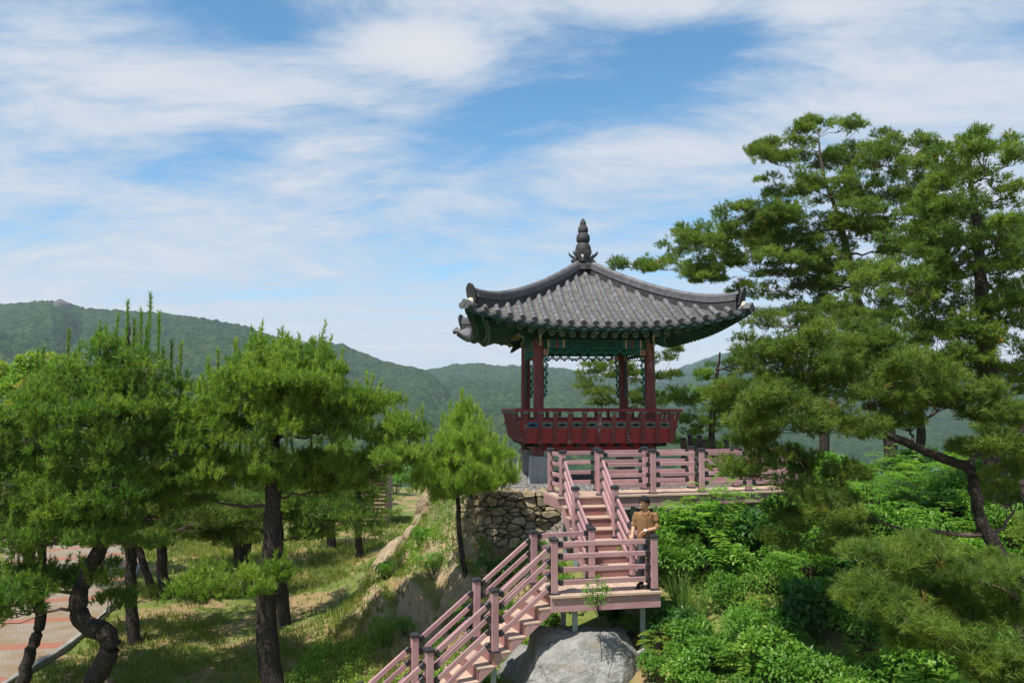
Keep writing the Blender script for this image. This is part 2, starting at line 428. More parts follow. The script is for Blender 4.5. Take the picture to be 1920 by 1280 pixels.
def m_ground(t):
    pos = worldpos(t)
    nrm = t.node('ShaderNodeNewGeometry').outputs['Normal']
    sx = t.node('ShaderNodeSeparateXYZ'); t.l.new(nrm, sx.inputs[0]); nz = sx.outputs[2]
    px = t.node('ShaderNodeSeparateXYZ'); t.l.new(pos, px.inputs[0])
    n1 = t.noise(pos, .55, 6, .6); n2 = t.noise(pos, 3.5, 6, .65); n3 = t.noise(pos, 22, 4, .6)
    grass = t.mix(t.maprange(n2, .35, .7), (.105, .145, .030), (.19, .20, .06))
    grass = t.mix(t.maprange(n3, .4, .7, 0, .5), grass, (.07, .105, .02))
    litter = t.mix(n3, (.22, .15, .075), (.33, .235, .12))
    col = t.mix(t.maprange(n1, .45, .58), grass, litter)
    # steep faces show rock and earth
    wv = t.noise(t.mapping(pos, rot=(R(20), R(15), R(-25)), scale=(4.5, 1.4, 2.6)), 1.0, 10, .72, .8)
    rock = t.mix(t.maprange(wv, .3, .7), (.27, .195, .115), (.40, .315, .205))
    rock = t.mix(t.maprange(t.noise(pos, 1.1, 5, .6), .5, .68), rock, (.25, .165, .085))
    rock = t.mix(t.maprange(wv, .34, .26), rock, (.12, .10, .075))
    steep = t.maprange(t.math('ADD', nz, t.math('MULTIPLY', t.math('SUBTRACT', n2, .5), .25)), .88, .74)
    col = t.mix(steep, col, rock)
    at = t.node('ShaderNodeAttribute', attribute_name='tint')
    cell = t.voro(pos, 16, out=1); cd = t.voro(pos, 16)
    gv = t.mix(t.math('FRACT', t.math('MULTIPLY', n3, 7.0)), (.20, .195, .185), (.36, .345, .32))
    gv = t.mix(t.maprange(cd, .25, .6), gv, (.10, .095, .09))
    col = t.mix(at.outputs['Fac'], col, gv)
    h = t.math('ADD', t.math('MULTIPLY', t.math('ADD', n3, n2), .5), t.math('MULTIPLY', t.math('MULTIPLY', wv, steep), 2.2))
    return bsdf(t, col, .9, t.bump(h, .55, .06), spec=.15)
mat('ground', m_ground)
ground = obj('ground', fast_mesh('ground', np.stack([xs, ys, GZ], 1), Fq, 'ground', pad, True)); struct(ground)

# ---- paved path with kerb on the far left
def m_path(t):
    pos = objco(t); sep_ = t.node('ShaderNodeSeparateXYZ'); uvn = t.node('ShaderNodeAttribute', attribute_name='tint')
    al = uvn.outputs['Fac']
    fr = t.math('FRACT', t.math('MULTIPLY', al, 1 / 2.6))
    band = t.math('MULTIPLY', t.maprange(fr, .70, .71), t.maprange(fr, .92, .91))
    br = t.node('ShaderNodeTexBrick'); t.put(br.inputs['Vector'], t.mapping(pos, rot=(0, 0, R(12))))
    br.inputs['Scale'].default_value = 4.5; br.inputs['Mortar Size'].default_value = .025
    n = t.noise(pos, 1.2, 5, .6)
    for i, c in ((1, (.25, .21, .165)), (2, (.30, .25, .19)), (3, (.14, .11, .08))): t.put(br.inputs[i], c)
    col = t.mix(band, br.outputs[0], (.30, .12, .08))
    col = t.mix(t.maprange(n, .42, .66, 0, .85), col, (.21, .145, .08))
    return bsdf(t, col, .85, t.bump(br.outputs[1], -.3, .01), spec=.2)
mat('path_paving', m_path)
KERB = [(-10.2, 13.0), (-10.6, 16), (-10.8, 17.6), (-11.0, 20.3), (-11.8, 24.2), (-12.9, 27.5), (-14.2, 31), (-16.5, 35), (-20, 39)]
def smooth_poly(pts, n):
    pts = np.array(pts, float); t = np.linspace(0, len(pts) - 1, n); i = np.clip(t.astype(int), 0, len(pts) - 2); f = (t - i)[:, None]
    p0 = pts[np.maximum(i - 1, 0)]; p1 = pts[i]; p2 = pts[i + 1]; p3 = pts[np.minimum(i + 2, len(pts) - 1)]
    return .5 * ((2 * p1) + (-p0 + p2) * f + (2 * p0 - 5 * p1 + 4 * p2 - p3) * f ** 2 + (-p0 + 3 * p1 - 3 * p2 + p3) * f ** 3)
kp = smooth_poly(KERB, 60)
tan = np.gradient(kp, axis=0); tan /= np.linalg.norm(tan, axis=1)[:, None]; nor = np.stack([-tan[:, 1], tan[:, 0]], 1)
al = np.concatenate([[0], np.cumsum(np.linalg.norm(np.diff(kp, axis=0), axis=1))])
V = []; tn = []
for wd in np.linspace(.08, 4.6, 8):
    q = kp + nor * wd; z = np.maximum(ground_z(q[:, 0], q[:, 1]) + .03, CAMZ - 6.0 + .06); V.append(np.column_stack([q, z])); tn.append(al)
V = np.array(V); ii = np.arange(V.shape[0] * 60).reshape(V.shape[0], 60)
F = np.stack([ii[:-1, :-1], ii[1:, :-1], ii[1:, 1:], ii[:-1, 1:]], -1).reshape(-1, 4)
path = obj('path', fast_mesh('path', V.reshape(-1, 3), F[:, ::-1], 'path_paving', np.array(tn).ravel())); struct(path)
mat('grey_rock_kerb', m_wear, a=(.27, .26, .24), b=(.20, .19, .17), scale=5, rough=.9, c=(.13, .12, .09), cth=.58, vary=.15)
kerb = struct(bpy.data.objects.new('kerb', None)); COL.objects.link(kerb)
for i in range(0, 58, 2):
    a, b = Vector((*kp[i], 0)), Vector((*kp[i + 2], 0)); d = b - a
    c = (a + b) / 2; c.z = max(gz(c.x, c.y), CAMZ - 6) + .01
    m_ = MB(); m_.box((0, 0, 0), (d.length - .015, .13, .22), bev=.015)
    objm('kerb_stone', m_.mesh('kerb_stone', 'grey_rock_kerb'), kerb, frame(c, d, (0, 0, 1)))

# ---- wooded hills
def m_forest(t, a, b, c):
    pos = worldpos(t)
    at = t.node('ShaderNodeAttribute', attribute_name='tint').outputs['Fac']
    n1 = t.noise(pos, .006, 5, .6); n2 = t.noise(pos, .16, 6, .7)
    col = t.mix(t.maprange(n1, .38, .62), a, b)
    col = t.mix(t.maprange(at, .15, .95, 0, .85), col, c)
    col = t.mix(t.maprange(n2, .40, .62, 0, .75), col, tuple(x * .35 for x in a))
    h = t.noise(pos, .22, 3, .6)
    return bsdf(t, col, .9, t.bump(h, .8, 2.5), spec=.1)
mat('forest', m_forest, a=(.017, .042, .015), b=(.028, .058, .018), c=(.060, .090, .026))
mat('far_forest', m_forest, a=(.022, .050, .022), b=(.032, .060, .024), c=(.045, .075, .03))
def hill(name, ridge, Y0, Y1, zb, nx, ny, cell, amp, seed, matn, lean=0.0, prof=.85, back=.25):
    ridge = np.array(ridge, float)
    px = np.linspace(ridge[0, 0], ridge[-1, 0], nx)
    rp = np.interp(px, ridge[:, 0], ridge[:, 1])
    k_ = np.ones(9) / 9; rp = np.convolve(np.pad(rp, 4, 'edge'), k_, 'valid') + (fbm(px * .035, px * 0 + .5, 0, 4, seed) - .5) * 9
    w = np.concatenate([np.linspace(0, 1, ny), np.linspace(1, 1 + back, 8)[1:]])
    PX, Wd = np.meshgrid(px, w); RP = np.broadcast_to(rp, PX.shape)
    Yr = Y1 * (1 + .05 * (fbm(px * .006, px * 0 + seed, 0, 3, seed) - .5)); Yr = np.broadcast_to(Yr, PX.shape)
    Y = Y0 + (Yr - Y0) * Wd
    X = (PX - 960) / FPX * Y * CP * 1.0
    zc = (640 - RP) / FPX; zr = (SP + zc * CP) / (CP - zc * SP) * Yr          # ridge height above the camera
    s = np.where(Wd <= 1, np.clip(Wd, 0, 1) ** prof, 1 - (Wd - 1) * 1.2)
    Z = zb + (zr - zb) * s
    g = np.abs(fbm(X * .0042 + .002 * Y, Y * .0016, 0, 4, seed + 3) - .5) * 2          # spurs and gullies
    env = np.clip(np.sin(np.pi * np.clip(Wd, 0, 1)), 0, 1) ** .8
    Z = Z + (g - .35) * (zr - zb) * .40 * env
    # tree crowns
    cx, cy = np.floor(X / cell), np.floor(Y / cell); best = np.zeros(X.shape); hb = np.zeros(X.shape)
    for a in (-1, 0, 1):
        for b in (-1, 0, 1):
            ux, uy = (cx + a).astype(np.int64), (cy + b).astype(np.int64)
            jx = (ux + _hash(ux, uy, uy * 0 + 1, seed)) * cell; jy = (uy + _hash(ux, uy, uy * 0 + 2, seed)) * cell
            rr = cell * (.55 + .5 * _hash(ux, uy, uy * 0 + 3, seed))
            hh = np.clip(1 - ((X - jx) ** 2 + (Y - jy) ** 2) / rr ** 2, 0, 1) ** .5 * (.6 + .6 * _hash(ux, uy, uy * 0 + 4, seed))
            m = hh > best; best = np.where(m, hh, best); hb = np.where(m, _hash(ux, uy, uy * 0 + 5, seed), hb)
    Z = Z + best * amp + (fbm(X * .16, Y * .16, 0, 2, seed + 9) - .5) * 4.5 + CAMZ
    ii = np.arange(X.size).reshape(X.shape)
    F = np.stack([ii[:-1, :-1], ii[:-1, 1:], ii[1:, 1:], ii[1:, :-1]], -1).reshape(-1, 4)
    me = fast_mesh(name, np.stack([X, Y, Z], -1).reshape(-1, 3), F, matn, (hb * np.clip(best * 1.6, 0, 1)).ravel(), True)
    return struct(obj(name, me))
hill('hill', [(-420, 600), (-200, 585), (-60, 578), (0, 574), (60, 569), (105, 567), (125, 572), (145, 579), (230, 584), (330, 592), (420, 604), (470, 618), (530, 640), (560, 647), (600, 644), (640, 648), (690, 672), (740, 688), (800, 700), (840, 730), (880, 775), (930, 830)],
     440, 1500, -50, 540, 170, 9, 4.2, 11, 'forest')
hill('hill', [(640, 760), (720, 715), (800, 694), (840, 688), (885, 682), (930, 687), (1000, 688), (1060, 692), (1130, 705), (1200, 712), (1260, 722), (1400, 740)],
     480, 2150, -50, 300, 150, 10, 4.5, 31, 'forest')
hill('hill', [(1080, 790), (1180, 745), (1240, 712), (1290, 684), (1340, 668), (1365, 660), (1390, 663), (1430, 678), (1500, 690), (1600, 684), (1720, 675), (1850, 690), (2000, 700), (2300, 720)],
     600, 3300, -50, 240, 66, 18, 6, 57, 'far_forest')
def m_water(t):
    n = t.noise(worldpos(t), .4, 3, .5)
    return bsdf(t, (.05, .11, .11), .12, t.bump(n, .1, .2), spec=.5)
mat('water', m_water)
mb = MB(); mb.add([(-900, 190, CAMZ - 46.5), (700, 190, CAMZ - 46.5), (700, 620, CAMZ - 46.5), (-900, 620, CAMZ - 46.5)], [(0, 1, 2, 3)])
struct(mb.build('water', 'water'))
# ================================================================== pavilion
PA = R(5.5)
PS = 3.22
_u = Vector((math.cos(PA), math.sin(PA), 0)); _v = Vector((-math.sin(PA), math.cos(PA), 0))
PC = Vector((.746, 22.5, 0)) + (_u + _v) * (PS / 2)
PZ = CAMZ - 2.25
pav = thing('pavilion', 'square pavilion with curved grey tiled roof, red columns and green painted eaves on the knoll', 'pavilion', (PC.x, PC.y, PZ), PA)
HC = PS / 2
RK = [Matrix.Rotation(k * math.pi / 2, 4, 'Z') for k in range(4)]      # front, right, back, left
def sgn(x): return 1 if x >= 0 else -1

def ecurve(q): return 3.42 + .36 * q ** 3
def surf(x, y):
    m = max(abs(x), abs(y), 1e-6); q = min(abs(x), abs(y)) / m
    r = m / ecurve(q)
    return 6.42 - 2.07 * (1.34 * r - .34 * r * r) + .44 * q ** 3 * r ** 3
def eave_y(s):
    m = 3.4
    for _ in range(12): m = ecurve(min(abs(s) / m, 1.0))
    return m
def under(x, y):
    m = max(abs(x), abs(y), 1e-6); q = min(abs(x), abs(y)) / m; E = ecurve(q)
    k = E / m
    return surf(x * k, y * k) - .17 + min(E - m, 2.2) * .34

# columns and pedestals
mb = MB(); mb.lathe([(.15, .74), (.152, 1.6), (.148, 2.6), (.138, 3.8), (.135, 4.25)], 20)
col_me = mb.mesh('column', 'column_paint', 'auto')
mb = MB(); mb.frustum((0, 0, -.5), (.60, .60), (.46, .46), 1.30)
ped_me = mb.mesh('pedestal', 'concrete')
for sx in (-1, 1):
    for sy in (-1, 1):
        obj('column', col_me, pav, (sx * HC, sy * HC, 0)); obj('pedestal', ped_me, pav, (sx * HC, sy * HC, 0))
# floor and the beams below it
mb = MB(); mb.box((0, 0, 1.42), (3.9, 3.9, .12)); mb.build('floor_slab', 'red_paint', pav)
for k in range(4):
    mb = MB(); mb.box((0, -HC, 1.05), (PS - .3, .2, .22)); b = mb.build('floor_beam', 'red_paint', pav); b.matrix_local = RK[k]
mb = MB(); mb.box((0, 0, 0), (.11, .32, .11)); jme = mb.mesh('joist_end', 'dark_recess')
for k in range(4):
    for i in range(10): objm('joist_end', jme, pav, RK[k] @ Matrix.Translation((-1.71 + i * .38, -1.86, 1.12)))
# joists between
mb = MB()
for i in range(10): mb.box((-1.71 + i * .38, 0, 1.28), (.11, 3.7, .14))
jo = mb.build('joists', 'red_paint', pav)

# ---- balustrade
def slab(rows, th):
    """mitred sheet on the front side: rows of (offset d, z)"""
    m = MB(); o = []; i_ = []
    for d, z in rows: o.append([(-d, -d, z), (d, -d, z)]); i_.append([(-(d - th), -(d - th), z), (d - th, -(d - th), z)])
    m.grid(o); m.grid([r[::-1] for r in i_])
    m.add([o[0][0], o[0][1], i_[0][1], i_[0][0], o[-1][0], o[-1][1], i_[-1][1], i_[-1][0]], [(0, 1, 2, 3), (7, 6, 5, 4)])
    return m
skirt_me = slab([(2.06, 1.17), (2.10, 1.30), (2.14, 1.52)], .05).mesh('balustrade', 'red_paint')
midr_me = slab([(2.175, 1.515), (2.18, 1.565)], .08).mesh('middle_rail', 'red_paint')
panel_me = slab([(2.15, 1.565), (2.19, 1.77)], .04).mesh('panel_board', 'red_paint')
uprail_me = slab([(2.205, 1.765), (2.212, 1.81)], .09).mesh('upper_rail', 'red_paint')
mb = MB(); mb.tube([(-2.34, -2.31, 2.075), (2.34, -2.31, 2.075)], .034, 10); toprail_me = mb.mesh('top_rail', 'red_paint', 'auto')
mb = MB()
prof = [(2.05, 1.16), (2.11, 1.16), (2.165, 1.40), (2.215, 1.58), (2.25, 1.76), (2.285, 1.90), (2.345, 2.0), (2.335, 2.03), (2.275, 2.03), (2.225, 1.93), (2.20, 1.80), (2.165, 1.60), (2.11, 1.40)]
mb.prism([(-.055, -d, z) for d, z in prof], (.11, 0, 0))
for z, d in ((1.28, 2.155), (1.37, 2.18), (1.62, 2.245)): mb.box((0, -d, z), (.125, .05, .045), bev=.008)
bal_me = mb.mesh('baluster', 'column_paint')
mb = MB(); mb.frustum((0, -2.30, 1.985), (.11, .08), (.17, .11), .04); mb.box((0, -2.30, 2.032), (.18, .12, .016))
cap_me = mb.mesh('lotus_cap', 'grey_green')
# cartouche plate; shade of its hole is a near-black shape on the front
mb = MB(); mb.box((0, 0, 0), (.30, .012, .155)); pl_me = mb.mesh('vent_plate', 'grey_green'); 
mb = MB(); mb.box((0, 0, 0), (.30, .012, .155)); plb_me = mb.mesh('vent_plate', 'blue_paint')
mb = MB(); pts = []
for i in range(24):
    a = 2 * math.pi * i / 24; r = 1 + .16 * math.cos(4 * a)
    pts.append((.105 * r * math.cos(a), -.008, .042 * r * math.sin(a)))
mb.prism(pts, (0, -.006, 0)); hole_me = mb.mesh('vent_hole_shade', 'dark_recess')
tilt = Matrix.Rotation(math.atan2(.04, .225), 4, 'X')
for k in range(4):
    b = objm('balustrade', skirt_me, pav, RK[k])
    obj('middle_rail', midr_me, b); obj('panel_board', panel_me, b); obj('upper_rail', uprail_me, b); obj('top_rail', toprail_me, b)
    for i in range(9):
        x = -1.64 + i * .41
        obj('baluster', bal_me, b, (x, 0, 0)); obj('lotus_cap', cap_me, b, (x, 0, 0))
    for x in (-2.05, 2.05):
        obj('baluster', bal_me, b, (x, -.0, 0)); obj('lotus_cap', cap_me, b, (x, 0, 0))
    for i in range(10):
        M = Matrix.Translation((-1.845 + i * .41, -2.179, 1.675)) @ tilt
        objm('vent_plate', plb_me if i == 0 else pl_me, b, M); objm('vent_hole_shade', hole_me, b, M)

# ---- lintels with painted motifs, purlins, bracket arms
lin = MB(); lin.box((0, -HC, 3.945), (PS - .26, .17, .29), bev=.012); lin_me = lin.mesh('lintel', 'green_paint')
pl = MB(); pl.box((0, -HC, 4.145), (PS + .5, .22, .10)); plate_me = pl.mesh('wall_plate', 'dark_green')
pu = MB(); pu.tube([(-HC - .45, -HC, 4.62), (HC + .45, -HC, 4.62)], .13, 14); pur_me = pu.mesh('purlin', 'green_paint', 'auto')
br = MB(); br.box((0, -HC, 4.34), (PS + .1, .12, .30)); board_me = br.mesh('frieze_board', 'dark_green')
def motif(w, h, th, m):
    q = MB(); q.box((0, 0, 0), (w, th, h)); return q.mesh('painted_band', m)
bands = [(-1.33, .05, 'cream_paint'), (-1.25, .07, 'blue_paint'), (-1.16, .07, 'teal_paint'), (-1.08, .04, 'orange_paint'), (-1.0, .08, 'blue_paint'), (-.90, .05, 'cream_paint'), (-.82, .06, 'teal_paint')]
bme = {(w, m): motif(w, .24, .012, m) for _, w, m in bands}
dm = MB()
for s_ in (-1, 1):
    dm.box((0, 0, s_ * .1), (1.30, .014, .022)); dm.box((s_ * .66, 0, 0), (.022, .014, .222))
cart_me = dm.mesh('painted_border', 'teal_paint')
disc = MB(); disc.lathe([(.045, -.006), (.045, .006)], 12); disc_me = disc.mesh('painted_flower', 'cream_paint')
disc2_me = disc_me.copy(); disc2_me.materials.clear(); disc2_me.materials.append(MATS['orange_paint'])
# curved bracket arm reaching out from the wall plate
ba = MB()
prof = [(1.5, 4.10), (1.78, 4.06), (1.95, 3.95), (2.06, 3.88), (2.10, 3.93), (2.02, 4.06), (2.05, 4.16), (2.16, 4.2), (2.17, 4.26), (2.0, 4.3), (1.9, 4.36), (2.06, 4.44), (2.03, 4.49), (1.7, 4.5), (1.5, 4.5)]
ba.prism([(-.045, -d, z) for d, z in prof], (.09, 0, 0)); arm_me = ba.mesh('bracket_arm', 'green_paint')
be = MB()
prof2 = [(1.955, 3.955), (2.062, 3.872), (2.11, 3.93), (2.03, 4.06), (2.06, 4.15), (2.17, 4.19), (2.18, 4.265), (2.0, 4.31)]
be.prism([(-.028, -d - .006, z) for d, z in prof2], (.056, 0, 0)); tip_me = be.mesh('arm_edge', 'cream_paint')
be = MB(); be.prism([(-.028, -d, z) for d, z in [(1.9, 4.24), (2.14, 4.20), (2.19, 4.27), (2.02, 4.33), (2.06, 4.45), (2.0, 4.5), (1.85, 4.45)]], (.056, 0, 0)); tip2_me = be.mesh('bracket_arm', 'cream_paint')
def curl(m, o, ex, ez, w, h, r=.02):
    """one bay of carved scroll work: half a wave with a ring and a hook, in the plane ex, ez"""
    o = Vector(o); m_ = o + ez * (h * .5)
    for f0, sg in ((0, 1), (.5, -1)):
        pts = [m_ + ex * (w * (f0 + .5 * i / 8)) + ez * (sg * h * .42 * math.sin(math.pi * i / 8)) for i in range(9)]
        m.tube(pts, r, 6)
        c = m_ + ex * (w * (f0 + .25)) - ez * (sg * h * .02)
        pts = [c + ex * (math.cos(i * .6) * h * .26 * (1 - i / 18)) + ez * (math.sin(i * .6) * sg * h * .26 * (1 - i / 18)) for i in range(12)]
        m.tube(pts, r * .8, 6)
    m.tube([o + ex * (w * i / 4) for i in range(5)], r * .6, 6)
X3, Z3 = Vector((1, 0, 0)), Vector((0, 0, 1))
sm = MB()
for i in range(5):
    curl(sm, (i * .262, -HC - .05, 3.80), X3, -Z3, .262, .17); curl(sm, (-i * .262, -HC - .05, 3.80), -X3, -Z3, .262, .17)
scrollh_me = sm.mesh('scroll_frieze', 'teal_paint')
sm = MB()
for i in range(5): curl(sm, (0, 0, -i * .24), -Z3, X3, .24, .15 - .014 * i, .019)
scrollv_me = sm.mesh('scroll_strip', 'teal_paint')
fb = MB(); fb.box((0, 0, 0), (.15, .08, .15), bev=.01); fb_me = fb.mesh('corner_block', 'cream_paint')
fl = MB()
for a in range(4):
    A = Matrix.Rotation(math.pi / 4 + a * math.pi / 2, 3, 'Y'); fl.box(A @ Vector((.036, -.043, 0)), (.05, .012, .03), A)
fl_me = fl.mesh('flower_cross', 'orange_paint')
for k in range(4):
    M = RK[k]
    L = objm('lintel', lin_me, pav, M)
    objm('wall_plate', plate_me, pav, M); objm('purlin', pur_me, pav, M); F = objm('frieze_board', board_me, pav, M)
    for x, w, m in bands:
        for s_ in (-1, 1): obj('painted_band', bme[(w, m)], L, (s_ * x, -HC - .0875, 3.945))
    obj('painted_border', cart_me, L, (0, -HC - .0875, 3.945))
    for i in range(9): obj('painted_flower', disc_me if i % 2 else disc2_me, F, (-1.44 + i * .36, -HC - .066, 4.33), (math.pi / 2, 0, 0))
    for x in (-HC, HC):
        a = obj('bracket_arm', arm_me, pav); a.matrix_local = M @ Matrix.Translation((x, 0, 0)); obj('arm_edge', tip_me, a)
    for x in (-.80, 0, .80):
        a = obj('bracket_arm', tip2_me, pav); a.matrix_local = M @ Matrix.Translation((x, 0, 0))
    objm('scroll_frieze', scrollh_me, pav, M)
    for s_ in (-1, 1):
        cb = objm('corner_block', fb_me, pav, M @ Matrix.Translation((s_ * (HC - .215), -HC - .02, 3.715))); obj('flower_cross', fl_me, cb)
        objm('scroll_strip', scrollv_me, pav, M @ Matrix.Translation((s_ * (HC - .155), -HC, 3.64)) @ Matrix.Scale(-s_, 4, X3))
mb = MB(); mb.box((0, 0, 4.72), (3.0, 3.0, .05)); mb.build('ceiling', 'dark_green', pav)

# ---- roof body
N = 28
mb = MB(); G = np.linspace(-1, 1, N + 1)
def edge_pt(k, t, frac):
    E = eave_y(t * 3.6) if False else ecurve(abs(t)); p = Vector((t * E * frac, -E * frac, 0)); p = RK[k] @ p; return p
for k in range(4):
    top = []; bot = []
    for fr in np.linspace(.02, 1.0, 14):
        rt = []; rb = []
        for t in G:
            p = edge_pt(k, t, fr); rt.append((p.x, p.y, surf(p.x, p.y) - .035)); 
        top.append(rt)
    for fr in np.linspace(.36, 1.0, 9):
        bot.append([(lambda p: (p.x, p.y, under(p.x, p.y)))(edge_pt(k, t, fr)) for t in G])
    mb.mi = 0; mb.grid(top); mb.mi = 1; mb.grid(bot); mb.mi = 1; mb.grid([top[-1], bot[-1]])
roof = mb.build('roof', ['tile_dark', 'dark_green'], pav)

# ---- tiles
def halftube(L, r0, r1, n=8, th=.014):
    q = MB(); o = []; 
    for x, r in ((0, r0), (L, r1)):
        o.append([(x, r * math.cos(math.pi * j / n), r * math.sin(math.pi * j / n)) for j in range(n + 1)])
    q.grid(o)
    ii = [[(x, y * .84, z * .84) for x, y, z in row] for row in o]
    q.grid([[p for p in o[1]], [p for p in ii[1]]]); q.grid([[p for p in o[0]], [p for p in ii[0]]])
    return q
cov_me = halftube(.345, .070, .081).mesh('cover_tile', 'tile', True)
q = MB(); q.lathe([(.088, -.015), (.088, .012), (.078, .02), (.070, .012), (.055, .012), (.05, .02), (.02, .02), (.015, .012), (.001, .012)], 16)
end_me = q.mesh('round_end_tile', 'tile', 'auto')
q = MB(); pts = []     # pointed drip tile
for i in range(13):
    t = i / 12; x = (t - .5) * .27; pts.append((x, 0, -.035 - .085 * math.sin(math.pi * t) ** .6 - (.02 if i == 6 else 0)))
for i in range(9):
    t = 1 - i / 8; x = (t - .5) * .27; pts.append((x, 0, -.035 * math.sin(math.pi * t)))
q.prism(pts, (0, .018, 0)); q.box((0, -.004, -.075), (.10, .012, .035)); q.box((-.05, -.004, -.06), (.05, .012, .03)); q.box((.05, -.004, -.06), (.05, .012, .03))
drip_me = q.mesh('drip_tile', 'tile')
SPC = .325
rows = [(i - 11) * SPC for i in range(23)]
def path_front(s):
    """points from the eave up to the hip line for a row at s"""
    y1 = eave_y(s) + .02; y0 = max(abs(s) + .10, .22)
    return y0, y1
def sp(s, y): return Vector((s, -y, surf(s, -y)))
rest = [MB(), MB()]
for k in range(4):
    pan = MB()
    for s in rows:
        y0, y1 = path_front(s)
        n = max(1, int(round((y1 - y0) / .315)))
        for i in range(n):
            ya = y0 + (y1 - y0) * i / n; yb = y0 + (y1 - y0) * (i + 1) / n + .03
            if i == n - 1: yb -= .03
            a, b = sp(s, ya), sp(s, yb); d = b - a
            M = RK[k] @ frame(a + Vector((0, 0, .012)), d, (0, 0, 1)) @ Matrix.Diagonal((d.length / .345, 1, 1, 1))
            if k in (0, 3): objm('cover_tile', cov_me, roof, M)
            else:
                me = cov_me; vs = [M @ v.co for v in me.vertices]; rest[k - 1].add(vs, [tuple(p.vertices) for p in me.polygons])
        e = sp(s, y1); d = (e - sp(s, y1 - .2)).normalized()
        objm('round_end_tile', end_me, roof, RK[k] @ frame(e + Vector((0, -.004, .015)), (1, 0, 0), d))
    for i in range(24):
        s = (i - 11.5) * SPC
        if abs(s) > 3.56: continue
        y0, y1 = max(abs(s) + .06, .16), eave_y(s)
        n = max(2, int((y1 - y0) / .118)); stp = (y1 - y0) / n
        for j in range(n):
            ya, yb = y1 - (j + 1) * stp, y1 - j * stp + .012
            r_ = []
            for y, dz in ((ya, -.012), (yb, .016), (yb, -.012)):
                r_.append([RK[k] @ (sp(s, y) + Vector((x, 0, dz + .045 * (abs(x) / .155) ** 2 - .03))) for x in (-.155, -.09, -.03, .03, .09, .155)])
            pan.grid(r_)
        objm('drip_tile', drip_me, roof, RK[k] @ frame(sp(s, y1 + .022) + Vector((0, 0, .02)), (1, 0, 0), (0, .18, 1)))
    po = pan.build('pan_tiles', 'pan_tile', roof); po['kind'] = 'stuff'
for r_ in rest:
    o = r_.build('cover_tiles', 'tile', roof, smooth=True); o['kind'] = 'stuff'

